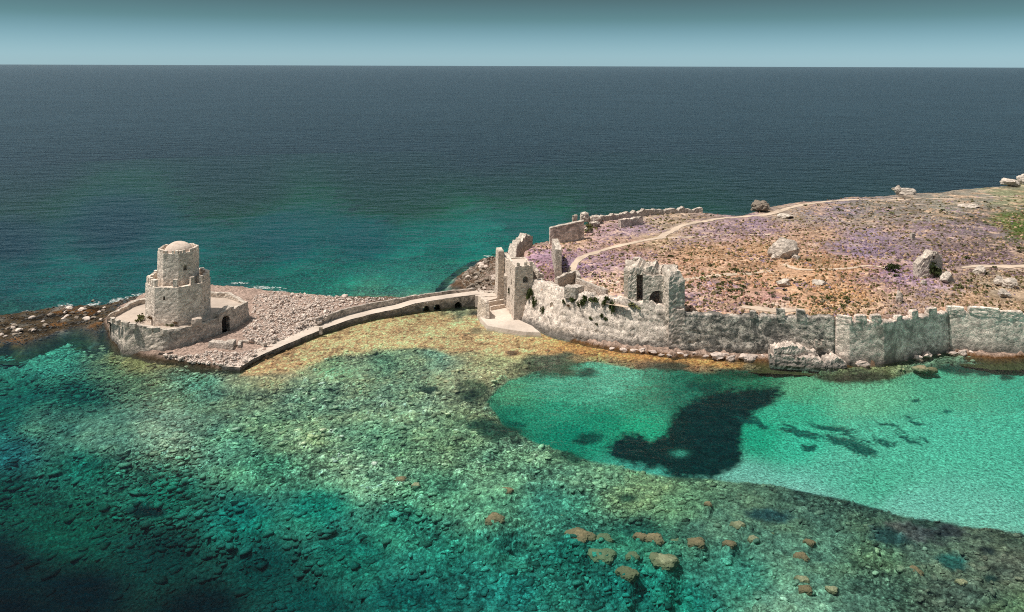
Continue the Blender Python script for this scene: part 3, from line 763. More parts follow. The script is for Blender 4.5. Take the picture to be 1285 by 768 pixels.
WALL_PX = [(845,438),(900,441),(967,444),(1048,450),(1066,453),(1110,452.5),(1120,451),(1153,443),(1192,437),(1215,438.5),(1250,441),(1285,442),(1340,444),(1420,447),(1560,450),(1720,453)]
WALL = pxpoly(WALL_PX, .8)
WTOP_PX = [394,395.5,398.5,399,403,405,404,399,391,391,394,397,399,402,404,407]
WTOP = [zat(x, y, t) for (x, y), t in zip(WALL, WTOP_PX)]
SLOPE_PX = [(652,404),(668,409),(695,420),(734,427.5),(785,433.5),(842,438)]
SLOPE = pxpoly(SLOPE_PX, .6)

ISLET_PX = [(126,422),(138,438),(160,447.5),(200,454),(240,458),(285,465),(306,464),(350,442),(400,419),(450,399),(500,387),(540,378),(566,372),(540,370),(500,371),(460,371),(420,370),(380,367),(340,363),(310,358),(280,357),(240,355),(200,360),(180,366),(160,376),(140,386),(120,402)]
REEFW_PX = [(-70,402),(0,392),(40,386),(90,379),(130,379),(165,370),(200,364),(160,385),(140,410),(122,432),(95,412),(62,424),(30,436),(0,431),(-70,434)]
def islet_z(X, Y, s):
    r = fbm(X * .7, Y * .7, 4, 12, .6); g1, g2, c = worley(X * .9, Y * .9, 15)
    return .35 + .55 * sst(0, 5, s) + .30 * r + .35 * np.clip(1 - g1 / .6, 0, 1) * c
def islet_col(X, Y, Z, px, py, s):
    t = sst(.15, .75, Z + .25 * fbm(X * .4, Y * .4, 3, 5))
    c = lin((96, 82, 62)) / 1.9 * (1 - t)[:, None] + lin((212, 184, 168)) / 1.75 * t[:, None]
    d = sst(-.2, .15, fbm(X * .12 + 4, Y * .12, 3, 9)) * sst(455, 430, px) * 0
    t = t * sst(150, 215, px + 60 * sst(440, 400, py) + 20 * fbm(X * .3, Y * .3, 3, 6)) 
    c = lin((84, 72, 56)) / 1.9 * (1 - t)[:, None] + lin((206, 178, 162)) / 1.7 * t[:, None]
    br = np.exp(-(((px - 398) / 34) ** 2 + ((py - 402) / 7) ** 2)) + np.exp(-(((px - 470) / 40) ** 2 + ((py - 374) / 5) ** 2))
    br = np.clip(br, 0, 1)[:, None]
    c = c * (1 - br) + lin((112, 92, 72)) / 1.8 * br
    return np.clip(c * (1 + .35 * fbm(X * 1.1, Y * 1.1, 3, 8))[:, None], .01, .6)
def reef_z(X, Y, s):
    r = fbm(X * .45, Y * .45, 4, 22, .65); g1, g2, c = worley(X * .8, Y * .8, 25)
    return -.22 + .26 * sst(0, 5, s) + .34 * r + .45 * np.clip(1 - g1 / .55, 0, 1) * c
def reef_col(X, Y, Z, px, py, s):
    t = fbm(X * .25, Y * .25, 4, 33)
    c = lin((98, 84, 66)) / 1.75 * np.ones((len(X), 1))
    k = sst(.1, .45, t)[:, None]; c = c * (1 - k) + lin((128, 122, 112)) / 1.7 * k
    k = sst(-.15, -.45, t)[:, None]; c = c * (1 - k) + lin((52, 46, 38)) / 1.7 * k
    k = (sst(.25, .5, fbm(X * .2 + 30, Y * .2, 3, 35)))[:, None] * .7; c = c * (1 - k) + lin((140, 98, 58)) / 1.8 * k
    return np.clip(c * (1 + .5 * fbm(X * 1.2, Y * 1.2, 3, 38))[:, None], .01, .5)
heightfield('rocky_islet', pxpoly(ISLET_PX, .3), .42, islet_z, islet_col, M_ISLET, 3, (-1.0, 2.2), -1.6)
heightfield('tidal_reef', pxpoly(REEFW_PX, 0.), .45, reef_z, reef_col, M_ISLET, 4, (-2.5, 2.5), -2.2)

SHORE_PX = [(560,356),(570,344),(586,332),(602,322),(640,312),(680,300),(700,300),(690,345),(655,372),(640,376),(622,372),(600,368),(582,364)]
def shore_z(X, Y, s):
    r = fbm(X * .5, Y * .5, 4, 42, .65); g1, g2, c = worley(X * .7, Y * .7, 45)
    return -.1 + 1.1 * sst(0, 16, s) + .35 * r + .6 * np.clip(1 - g1 / .55, 0, 1) * c
def shore_col(X, Y, Z, px, py, s):
    t = fbm(X * .3, Y * .3, 4, 53)
    c = lin((128, 104, 84)) / 1.8 * np.ones((len(X), 1))
    k = sst(.05, .4, t + (px - 600) * .004)[:, None]; c = c * (1 - k) + lin((190, 165, 150)) / 1.8 * k
    k = sst(-.1, -.4, t)[:, None]; c = c * (1 - k) + lin((60, 50, 42)) / 1.7 * k
    return np.clip(c * (1 + .6 * fbm(X * 1.2, Y * 1.2, 3, 58))[:, None], .01, .6)
heightfield('rocky_shore', pxpoly(SHORE_PX, .4), .42, shore_z, shore_col, M_ISLET, 3, (-1.0, 2.0), -1.6)

FORE_PX = SLOPE_PX[1:] + WALL_PX[1:]
FORE = [(x, y + 2.5) for x, y in pxpoly(FORE_PX, .3)]
off = [2,3.5,6,8,10,10,11,9,6,2,2,2,5,9,10,8,7,8,9,9,9]
FORE = FORE + pxpoly([(x, y + o) for (x, y), o in list(zip(FORE_PX, off))[::-1]], 0.)
def fore_z(X, Y, s):
    r = fbm(X * .6, Y * .6, 4, 62, .6); g1, g2, c = worley(X * .55, Y * .8, 65)
    return .06 + .5 * sst(.2, 2.2, s) + .34 * r + .8 * np.clip(1 - g1 / .6, 0, 1) * sst(.3, .8, c)
def fore_col(X, Y, Z, px, py, s):
    t = sst(.18, .5, Z + .15 * fbm(X * .5, Y * .5, 3, 63))
    c = lin((122, 88, 56)) / 1.8 * (1 - t)[:, None] + lin((205, 176, 158)) / 1.75 * t[:, None]
    return np.clip(c * (1 + .45 * fbm(X * 1.2, Y * 1.2, 3, 68))[:, None], .01, .6)
heightfield('foreshore', FORE, .4, fore_z, fore_col, M_ISLET, 2.5, (-.8, 1.4), -1.2)

# ---- the walled headland
CTRL_L = [(700,322,163,130,155),(672,320,172,133,151),(720,300,189,155,129),(760,290,170,138,142),(800,285,156,133,147),(850,270,172,151,132),(730,330,151,124,151),(760,320,163,133,142),(800,310,178,142,121),
 (850,300,172,146,116),(900,290,158,133,137),(950,285,147,124,139),(1000,270,155,138,121),(1050,262,135,124,134),(1090,262,128,121,110),(900,320,184,142,108),(950,310,186,146,108),(880,345,193,148,118),
 (920,360,193,148,118),(870,380,204,167,138),(960,350,197,153,116),(1000,345,204,158,118),(1050,330,186,141,105),(1100,305,140,121,143),(1082,306,142,121,145),(1140,290,140,121,122),(1190,285,128,114,116),
 (1230,285,128,111,116),(1200,325,121,101,101),(1230,322,119,99,101),(1060,370,204,158,113),(1110,352,172,138,129),(1125,346,154,126,161),(1150,380,197,163,126),(1200,370,193,158,126),(1250,360,161,143,121),
 (1280,380,186,158,129),(1165,366,151,133,137),(1145,382,155,136,140),(1100,280,155,136,121),(1200,255,135,131,118),(1285,245,133,136,102),(1274,284,80,100,42),(1000,300,174,138,113),(860,374,212,171,147),
 (980,385,220,192,171),(1050,390,193,158,121),(1020,375,193,146,108),(760,362,224,188,168),(740,368,232,186,147),(700,348,138,106,108),(875,372,161,133,158),(950,365,184,138,129),(1400,300,143,130,118),
 (1400,380,172,148,125),(700,280,172,146,121)]

BACK_PX = [(1500,216),(1400,222),(1285,229.5),(1240,233),(1180,238.5),(1130,240.5),(1070,244),(1000,250.5),(960,256),(944,263),(928,266.5),(885,263.5),(860,262.8),(800,267.5),(760,272.5),(735,277.5),(712,285),(692,293),(682,300),(668,297),(655,310),(652,322),(660,334),(668,345)]
HEAD = [(x + .5, y + 4.2) for x, y in SLOPE[1:-1]] + [(SLOPE[-1][0], SLOPE[-1][1] + 1.8)] + [(x, y + .9) for x, y in WALL[1:]] + [(195., 150.), (330., 130.), (420., 420.)] + pxpoly(BACK_PX, 9.0)
def head_z(X, Y, s):
    z = 8.3 + .2 * sst(45, 15, X) * sst(215, 185, Y) + .9 * fbm(X * .022, Y * .022, 3, 72) + .35 * fbm(X * .12, Y * .12, 3, 75) + .16 * fbm(X * .6, Y * .6, 3, 78)
    z = z + .5 * sst(6, 30, s)
    return z - .5 * sst(3.5, .5, s) * sst(175, 195, Y) * 0
def head_z1(x, y):
    a = np.array([x]), np.array([y]); s = sdpoly(a[0], a[1], HEAD)
    return float(head_z(a[0], a[1], s)[0])
TRACKS = [  # pixel lines of worn tracks (width px scaled in metres): drawn as bare ground in the heath
 ([(735,340),(760,374),(790,378)],.8)]
def idwl(px, py, C, wx, wy):
    out = np.zeros(px.shape + (3,)); W = np.zeros(px.shape)
    for c in C:
        d2 = (px + wx - c[0]) ** 2 + ((py + wy - c[1]) * 2.6) ** 2 + 260
        w = d2 ** -2.0; W += w; cl = lin(c[2:5])
        for k in range(3): out[..., k] += w * cl[k]
    return out / W[..., None]
def head_col(X, Y, Z, px, py, s):
    a, b = fbm(X * .06, Y * .06, 4, 82), fbm(X * .06 + 60, Y * .06, 4, 85)
    c = idwl(px, py, CTRL_L, a * 55, b * 20) / 1.22
    c = c * .82 + c.mean(1, keepdims=True) * np.array([1.14, .99, .92]) * .18
    f = fbm(X * .3, Y * .3, 4, 88, .6); g = fbm(X * .9, Y * .9, 3, 92, .7)
    m = fbm(X * .14 + 8, Y * .14, 4, 95, .6)
    k = (sst(.05, .5, m) * .55)[:, None]; c = c * (1 - k) + lin((118, 104, 76)) / 1.8 * k            # grey-green scrub
    k = (sst(.12, .55, fbm(X * .1 + 31, Y * .1 + 5, 4, 97, .6)) * .6)[:, None]; c = c * (1 - k) + lin((218, 178, 146)) / 1.75 * k   # bare ground
    k = (sst(.12, .42, f) * .55)[:, None]; c = c * (1 - k) + lin((220, 188, 160)) / 1.75 * k * 1.0
    front = sst(2.8, .6, s) * sst(230, 200, Y) * (px > 690)
    k = (front * .6)[:, None]; c = c * (1 - k) + lin((205, 158, 128)) / 1.75 * k
    ed = sst(3.0, .5, s) * sst(200, 225, Y)
    k = (ed * .55)[:, None]; c = c * (1 - k) + lin((190, 160, 135)) / 1.8 * k
    dk = (Z < head_z(X, Y, s) - 1.0)[:, None]
    c = np.where(dk, lin((150, 122, 100)) / 1.8, c)
    return np.clip(c * (1.12 + .42 * f + .65 * g)[:, None], .012, .6)
heightfield('headland', HEAD, .62, head_z, head_col, M_EARTH, 4, (-.2, 1.3), -2.0)

def path_strip(name, pts, widths, mat, seed=0, lift=.07, z0=9.2):
    P = [Vector(at2(x, y, z0)) for x, y in pts]
    # smooth resample
    L = [0]
    for a, b in zip(P[:-1], P[1:]): L.append(L[-1] + (b - a).length)
    n = max(4, int(L[-1] / .7)); us = np.linspace(0, L[-1], n)
    xs, ys = np.interp(us, L, [p.x for p in P]), np.interp(us, L, [p.y for p in P])
    for _ in range(12):
        xs[1:-1] = (xs[:-2] + 2 * xs[1:-1] + xs[2:]) / 4; ys[1:-1] = (ys[:-2] + 2 * ys[1:-1] + ys[2:]) / 4
    w = np.interp(us, L, widths if hasattr(widths, '__len__') else [widths] * len(P))
    tx, ty = np.gradient(xs), np.gradient(ys); tl = np.hypot(tx, ty) + 1e-9; tx, ty = tx / tl, ty / tl
    k = 6; V = []
    for j in range(k + 1):
        f = j / k - .5
        wob = 1 + .45 * fbm(us * .25, us * 0 + j * 3 + seed, 3, seed + (1 if f < 0 else 2))
        V.append(np.stack([xs - ty * w * f * wob, ys + tx * w * f * wob], -1))
    V = np.stack(V, 1).reshape(-1, 2)
    X, Y = V[:, 0], V[:, 1]
    s = sdpoly(X, Y, HEAD)
    Z = head_z(X, Y, s) + lift + .05 * (1 - np.abs((np.tile(np.arange(k + 1), n) / k - .5) * 2))
    for d in ((.5, 0), (-.5, 0), (0, .5), (0, -.5)):
        Z = np.maximum(Z, head_z(X + d[0], Y + d[1], s) + lift * .6)
    me = grid_mesh(name, np.stack([X, Y, Z], -1), k + 1, n)
    return tag(link(name, me, mat), kind='structure')
path_strip('footpath', [(724,351),(717,343),(717,334),(722,326),(733,318),(750,311.5),(775,306.5),(800,302.5),(828,298),(838,292),(848,285),(860,279.5),(878,275),(900,271),(930,268.5),(955,267),(972,263.5),(995,256),(1030,250),(1060,247.5),(1100,247.3),(1140,247),(1160,246),(1200,247.5),(1245,246),(1300,245)],
           [1.9,1.9,2.0,2.1,2.2,2.1,2.0,2.0,2.1,2.2,2.1,2.2,2.3,2.2,2.0,2.2,2.4,2.4,2.0,2.0,1.8,1.6,1.4,1.3,1.3,1.3], M_PATH, 1)
path_strip('footpath', [(1206,334),(1230,331.5),(1262,330.5),(1300,329)], [1.0,2.2,2.6,2.6], M_PATH, 5)
path_strip('footpath', [(856,350),(885,346),(910,344),(940,342.5),(965,340)], [1.8,1.8,1.5,1.3,.9], M_PATH, 7)
path_strip('footpath', [(728,358),(745,369),(768,377),(788,380)], [1.1,1.3,1.4,1.1], M_PATH, 9)
path_strip('footpath', [(984,330),(997,337.5),(1030,337),(1068,335),(1098,333),(1112,336)], [1.2,1.6,1.2,1.2,1.4,1.0], M_PATH, 11)
path_strip('footpath', [(930,380),(955,384),(985,384.5),(1005,384)], [1.4,2.8,2.8,1.2], M_PATH, 13)
path_strip('footpath', [(830,298),(870,297),(905,293),(945,292),(990,291)], [1.0,1.0,.9,.8,.6], M_PATH, 15)
path_strip('footpath', [(1122,248),(1135,253),(1150,256),(1175,257)], [.8,.8,.7,.4], M_PATH, 17)
# ------------------------------------------------------------------ the round fort on its islet
def view_dir(x, y):
    v = Vector((x, y)); return v.normalized()
RL_, RU_ = 6.65, 4.3
TC = Vector(at2(223.7, 409, 4.5)); TV = view_dir(*TC); TC = TC + TV * RL_; TA = math.atan2(-TV.y, -TV.x)    # one corner of the octagons points at the viewer
def octo(R): return [(TC.x + R * math.cos(TA + i * math.pi / 4), TC.y + R * math.sin(TA + i * math.pi / 4)) for i in range(8)]
FOOT_PX = [((134,421),399.5),((155,441.5),405.5),((204,444),413.5),((225,441),412.5),((256,431),407),((276,423.5),399.5),((297,416.5),387),((313.5,403),378.5)]
ENC, ENCT = [], []
for (fx_, fy_), ty in FOOT_PX:
    p = Vector(at2(fx_, fy_, .3)); p = p + (TC - p).normalized() * .55
    ENC.append(tuple(p)); ENCT.append(zat(p.x, p.y, ty))
for (rx_, ry_) in [(290,367.5),(262,364.8),(215,365.5),(183,373),(163,378.5),(137,394)]:
    ENC.append(at2(rx_, ry_, 5.6)); ENCT.append(5.6)
fort = empty('sea_fort', (TC.x, TC.y, .5))
tag(fort, 'octagonal two-storey stone sea fort with a domed top standing on its walled islet', 'fort')
zl = zat(*octo(RL_)[0], 361.0); zu = zat(*octo(RU_)[0], 318.5); zd = zat(TC.x, TC.y, 302.5)
ZT = 4.5
lo = ring('lower_storey', octo(RL_), [(-.12, ZT - .6), (0, ZT + 2), (.05, zl), (.95, zl), (.98, zl - 1.0), (2.2, zl - 1.05)], M_TOWER, None, .55, .05, 3); reparent(lo, fort)
up = ring('upper_storey', octo(RU_), [(0, zl - 1.3), (.06, zu), (.62, zu), (.66, zu - .55), (1.3, zu - .55)], M_TOWER, None, .5, .045, 9); reparent(up, fort)
# the dome
bm = bmesh.new(); bmesh.ops.create_uvsphere(bm, u_segments=28, v_segments=18, radius=1)
bmesh.ops.delete(bm, geom=[v for v in bm.verts if v.co.z < -.05], context='VERTS')
Rd, hd = 2.95, zd - zu + .45
for v in bm.verts:
    r = .06 * fnoise(v.co, 2.4, 3)
    v.co = Vector((TC.x + v.co.x * (Rd + r), TC.y + v.co.y * (Rd + r), zu - .5 + v.co.z * (hd + r)))
me = bpy.data.meshes.new('dome'); bm.to_mesh(me); bm.free(); reparent(link('dome', me, M_DOME), up)
cut(up, [arch_cutter(*(Vector(octo(RU_)[0]).lerp(Vector(octo(RU_)[1]), .45)), zat(*octo(RU_)[1], 337.5), .85, 1.15, 2.2, TA + math.pi / 8 + math.pi / 2)])
cut(lo, [arch_cutter(*(Vector(octo(RL_)[1]).lerp(Vector(octo(RL_)[2]), .35)), ZT + 3.6, .5, 1.6, 2.4, TA + 3 * math.pi / 8 + math.pi / 2),
         arch_cutter(*(Vector(octo(RL_)[7]).lerp(Vector(octo(RL_)[0]), .40)), ZT + 5.4, .45, .9, 2.0, TA - math.pi / 8 + math.pi / 2)])
def crown(R, z, w, h, d, per, root, skip, seed, inset=.45):
    C = octo(R)
    for e in range(8):
        a, b = Vector(C[e]), Vector(C[(e + 1) % 8]); n = per
        for k in range(n):
            t = (k + .5) / n
            if (e, k) in skip: continue
            q = a.lerp(b, t); o = (q - TC).normalized(); q = q - o * inset
            rr = random.Random(seed + e * 10 + k); hh = h * rr.uniform(.8, 1.08)
            me = block_mesh('merlon', w * rr.uniform(.85, 1.1), d, hh + .15, seed + e * 9 + k, .05, .4)
            m = link('merlon', me, M_TOWER); m.location = (q.x, q.y, z - .12); m.rotation_euler = (0, 0, math.atan2((b - a).y, (b - a).x)); reparent(m, root)
crown(RL_ - .06, zl, .92, 1.5, .7, 4, lo, {(0, 0), (0, 1), (7, 1), (7, 2), (7, 0), (0, 3)}, 20)
crown(RU_ - .05, zu, .55, .62, .5, 4, up, {(0, 2), (7, 1)}, 60, .3)

encl = empty('fort_enclosure_wall', (TC.x, TC.y, 0)); tag(encl, 'low many-sided stone wall ringing the terrace around the domed octagonal fort', 'wall')
ew = ring('ring_wall', ENC, [(-.75, -.8), (-.3, 2.0), (0, 6.0), (.9, 6.0), (.95, 3.9)], M_ENCL, None, .55, .16, 5,
          ctop=ENCT, zfun=lambda q, z: (.22 * mnoise.noise(Vector((q.x * .5, q.y * .5, 2))) - .30 * max(0, mnoise.noise(Vector((q.x * .22, q.y * .22, 8))))) if z > 5.5 else 0, close=False)
reparent(ew, encl)
tp = inset_poly(ENC, .95)
def terr_z(X, Y, s): return ZT + .10 * fbm(X * .5, Y * .5, 3, 5)
bm = bmesh.new(); vv = [bm.verts.new((p.x, p.y, ZT)) for p in tp]; f = bm.faces.new(vv)
bmesh.ops.triangulate(bm, faces=[f]); bmesh.ops.subdivide_edges(bm, edges=bm.edges[:], cuts=5)
for v in bm.verts: v.co.z += .10 * mnoise.noise(v.co * .5) + .05 * mnoise.noise(v.co * 1.7)
me = bpy.data.meshes.new('terrace'); bm.to_mesh(me); bm.free(); reparent(link('terrace', me, M_TERR), encl)
for i, (ex, ey) in enumerate([(141,403.5),(147,406),(157,408.5),(166,410.5),(188,415.5),(196,415.5)]):
    x, y = at2(ex, ey, 5.6); j = min(range(len(ENC)), key=lambda k: abs((Vector(ENC[k]) + Vector(ENC[(k + 1) % len(ENC)])).lerp(Vector((0, 0)), .5).x - x) + abs(((Vector(ENC[k]) + Vector(ENC[(k + 1) % len(ENC)])) / 2).y - y))
    d = Vector(ENC[(j + 1) % len(ENC)]) - Vector(ENC[j])
    m = link('merlon', block_mesh('merlon', 1.3, .8, 1.0, i, .08, .4), M_ENCL); m.location = (x, y + .25, 5.3); m.rotation_euler = (0, 0, math.atan2(d.y, d.x)); reparent(m, encl)
# the gate in the ring wall
ga, gb = Vector(ENC[5]), Vector(ENC[6]); gd = (gb - ga).normalized(); gyaw = math.atan2(gd.y, gd.x); gn = Vector((gd.y, -gd.x))
gc = Vector(at2(288, 402, 4.0)); gc = ga.lerp(gb, .45)
gh = strip('gatehouse', [tuple(ga + gn * .45 + gd * .2), tuple(gb + gn * .45 - gd * .1)], -.6, [5.4, 6.3], 1.9, M_ENCL, None, .4, .08, .35, .3, 77); reparent(gh, encl)
cut(gh, [arch_cutter(gc.x, gc.y, 1.1, 2.0, 3.5, 6, gyaw)])
cut(ew, [arch_cutter(gc.x, gc.y, 1.1, 2.0, 3.5, 5, gyaw)])
dr = strip('gate_leaf', [tuple(gc - gn * 1.0 + gd * .05), tuple(gc - gn * 1.0 + gd * .85)], 1.0, 3.6, .1, stone('rusty_gate', (.10, .09, .085), (.07, .06, .055), (.05, .04, .03)), None, .3, .0, 0, 0, 3); reparent(dr, encl)
kb = link('stone_hut', block_mesh('stone_hut', 2.0, 1.7, 1.6, 4, .12, .3, .3), M_TERR); p = at(245.5, 409, ZT); kb.location = (p[0], p[1] + .6, ZT - .1); kb.rotation_euler = (0, 0, .4)
tag(kb, 'small pale stone block hut at the foot of the octagonal fort', 'hut')
# walls before the gate
for (P, zb, zt, th, lab) in (
    ([(261,437),(292,440),(297,433)], .2, 2.2, 1.6, 'short broken stone platform wall below the fort gate arch'),
    ([(303,438),(304,431.5),(318,431.5),(331,436)], .3, 1.7, .7, 'low angled wall beside the foot of the causeway')):
    w = strip('low_wall', pxpoly(P, .9), zb, zt, th, M_WALLLOW, None, .35, .12, .3, .1, len(P)); tag(w, lab, 'wall')

# ------------------------------------------------------------------ causeway to the sea gate
CW = [(302,462,.6),(312,455,.65),(330,445.5,.7),(357,434,.8),(402,415,.9),(437,402.5,1.0),(470,394,1.15),(500,388,1.4),(521,381.5,2.0),(545,377.5,2.2),(575,373,2.4),(602,369.8,2.7)]
CWP = [at2(x, y, z) for x, y, z in CW]; CWZ = [z for *_, z in CW]
cw = empty('causeway', (CWP[5][0], CWP[5][1], 0)); tag(cw, 'long pale stone causeway bridge curving from the fort islet to the sea gate', 'bridge')
M_CWAY = stone('causeway_stone', (.58, .49, .42), (.42, .36, .31), (.12, .11, .095), .48, .62, 1.3, .5, 1, foot=(-.9, .7))
body = strip('causeway_body', CWP, -1.2, CWZ, 4.0, M_CWAY, None, .5, .13, .05, .15, 2); reparent(body, cw)
cs = []
for bx in (531, 547, 578):
    q = Vector(at2(bx, 378, 2.3)); cs.append(arch_cutter(q.x, q.y + 1.5, -.5, 1.8, 1.7, 9, .45))
cut(body, cs)
def ribbon(name, pts, zs, w0, w1, mat, seed, lift=.02, res=.6):
    P = [Vector(p) for p in pts]; L = [0]
    for a, b in zip(P[:-1], P[1:]): L.append(L[-1] + (b - a).length)
    n = int(L[-1] / res); us = np.linspace(0, L[-1], n)
    xs, ys, zz = (np.interp(us, L, v) for v in ([p.x for p in P], [p.y for p in P], zs))
    tx, ty = np.gradient(xs), np.gradient(ys); tl = np.hypot(tx, ty); tx, ty = tx / tl, ty / tl
    k = 5; rows = []
    for j in range(k + 1):
        o = w0 + (w1 - w0) * j / k + .1 * fbm(us * .8, us * 0 + j, 2, seed)
        rows.append(np.stack([xs - ty * o, ys + tx * o, zz + lift + .09 + .04 * fbm(us * .7, us * 0 + j * 2., 2, seed + 3)], -1))
    return link(name, grid_mesh(name, np.stack(rows, 1).reshape(-1, 3), k + 1, n), mat)
reparent(ribbon('walkway', CWP, CWZ, .18, 3.3, M_PAVE, 4), cw)
FE = [tuple(Vector(p) + Vector((-.43, .9)).normalized() * 3.4) for p in CWP[4:]]
pw = strip('parapet', FE, [z - .3 for z in CWZ[4:]], [2.7,2.7,2.7,2.8,2.95,3.1,3.2,3.4], .6, M_CWAY, None, .45, .07, .15, 0, 8); reparent(pw, cw)
st = link('stone_post', block_mesh('stone_post', .7, .6, 1.6, 3, .07, .3), M_WALLLOW); p = at(402.5, 418, .4); st.location = (p[0], p[1], .2); tag(st, 'small stone post against the seaward face of the causeway', 'post')

# ------------------------------------------------------------------ sea gate
gate = empty('sea_gate_tower', tuple(at(644, 400, 1.0))); tag(gate, 'tall stone sea gate with a square front tower and slim side pier', 'gate tower')
G0 = Vector(at2(644.5, 401, 1.0)); ztop = zat(G0.x + .5, G0.y + .3, 335.5)
fx = Vector((.945, .327)); fy = Vector((-.19, .98))
def quad(o, a, b, la, lb): return [tuple(o), tuple(o + a * la), tuple(o + a * la + b * lb), tuple(o + b * lb)]
ft = ring('front_tower', quad(G0, fx, fy, 5.3, 9.8), [(0, .3), (.45, ztop - 1.0), (.5, ztop), (1.0, ztop + .02), (1.05, ztop - .35)], M_GATE, None, .5, .06, 31); reparent(ft, gate)
Wz = zat(G0.x + 2.2, G0.y + 1.0, 355.5); wc = G0 + fx * 3.0 + fy * .4
L1 = G0 + fy * 4.2; L2 = G0 + fy * 6.4; L3 = G0 + fy * 2.4
lyaw = math.atan2(fy.y, fy.x)
cut(ft, [arch_cutter(wc.x, wc.y, Wz, 1.35, 1.5, 3.0, math.atan2(fx.y, fx.x)),
         arch_cutter(L1.x, L1.y, ztop - 5.2, .6, 1.5, 2.2, lyaw), arch_cutter(L2.x, L2.y, ztop - 3.6, .6, 1.9, 2.2, lyaw), arch_cutter(L3.x, L3.y, ztop - 8.0, .5, 1.1, 2.0, lyaw)])
rf = link('roof', raw_mesh('roof', [(*p, ztop - .25) for p in inset_poly(quad(G0, fx, fy, 5.3, 9.8), .95)], [(0, 1, 2, 3)]), M_PAVE); reparent(rf, gate)
for i, t in enumerate((.15, .62, .95)):
    q = G0 + fx * (.7 + 4.0 * t) + fy * .85
    mm = link('merlon', block_mesh('merlon', .75, .5, .9, i + 5, .06, .3), M_GATE); mm.location = (q.x, q.y, ztop - .05); reparent(mm, gate)
S0 = Vector(at2(633.0, 380, 1.2)); zs = zat(S0.x, S0.y + 1.5, 312.5)
sp_t = ring('side_pier', quad(S0 - fx * 1.7, fx, fy, 1.7, 4.0), [(-.35, .3), (0, 6.0), (.12, zs - .3), (.2, zs), (.5, zs)], M_GATE, None, .5, .07, 35); reparent(sp_t, gate)
B0 = S0 + fy * 4.0
bw = strip('gate_wall', [tuple(S0 - fx * .5 + fy * 3.4), tuple(G0 + fy * 9.0 + fx * .8)], .4, [zs - 1.6, ztop - .6], 1.6, M_GATE, None, .5, .08, .5, 0, 36); reparent(bw, gate)
gm = (S0 + fy * 3.4 + G0 + fy * 9.0) / 2
R0_ = G0 + fx * 5.0 + fy * 5.0
sidew = strip('side_wall', [tuple(R0_), tuple(R0_ + fx * 1.7 - fy * 2.2), tuple(R0_ + fx * 3.2 - fy * 2.6)], 6.0, [ztop - .6, ztop - 2.4, 9.8], 1.3, M_GATE, None, .4, .12, .6, .1, 41); reparent(sidew, gate)
# rampart going back from the gate to the far shore
rp = [G0 + fy * 10.0 + fx * 2.0, Vector(at2(650, 306, 9)), Vector(at2(660, 299.5, 9)), Vector(at2(669, 296.5, 9))]
rw = strip('rampart_wall', [tuple(p) for p in rp], 0.0, [8.6, 9.0, 9.6, 9.6], 2.2, M_RUIN, None, .55, .2, .9, .2, 44)
tag(rw, 'ragged pale rampart wall running back from the sea gate to the far shore', 'wall')
# quay, steps and bastion wall before the gate
QUAY_PX = [(600,372),(603,398),(612,407.5),(636,412),(660,415.5),(678,416),(668,408),(655,402),(648,398),(640,384),(632,372)]
qv = pxpoly(QUAY_PX, .9)[::-1]
if sum((qv[i][0] * qv[(i + 1) % len(qv)][1] - qv[(i + 1) % len(qv)][0] * qv[i][1]) for i in range(len(qv))) < 0: qv = qv[::-1]
qy = ring('quay', qv, [(-.25, -1.0), (0, .7), (.3, .88)], M_PAVE, None, .5, .07, 51); tag(qy, 'pale flat landing quay at the foot of the sea gate', 'quay')
bz = 3.6
bs = [at2(598.5, 393, .6), at2(600, 396.5, .6), at2(604, 399.5, .6), at2(609, 401.5, .6), at2(614.5, 402, .6), at2(615.5, 396, .8)]
bzt = [zat(x, y, t) for (x, y), t in zip(bs, (371, 373, 376, 379.5, 383, 384))]
bst = strip('quay_bastion', bs, -1.0, bzt, 1.2, M_GATE, None, .4, .12, .25, .25, 53); tag(bst, 'rounded pale stone parapet wall where the causeway meets the quay', 'wall')
gs = empty('gate_steps', tuple(at(624, 384, .9))); tag(gs, 'flight of broad pale stone landings between causeway and sea gate', 'steps')
for i, (a, b, z, t, dz) in enumerate([((613,377),(636,371),2.6,2.4,.0), ((614,382),(636,377.5),1.9,1.0,.55), ((616,387.5),(634,384),1.3,.9,.45)]):
    w = strip('landing', [at2(*a, z), at2(*b, z)], .5, z, t, M_PAVE, None, .4, .05, 0, 0, 60 + i); reparent(w, gs)
    if dz:
        w = strip('step_parapet', [tuple(Vector(at2(*a, z)) + Vector((0, .02))), tuple(Vector(at2(*b, z)) + Vector((0, .02)))], z - .2, z + dz, .45, M_GATE, None, .4, .05, .08, 0, 70 + i); reparent(w, gs)
hd_ = strip('bridge_head', [at2(596, 371.3, 2.7), at2(615, 372.5, 2.6), at2(633, 371.5, 2.6)], .0, 2.72, 5.0, M_PAVE, None, .5, .06, 0, 0, 73); reparent(hd_, gs)

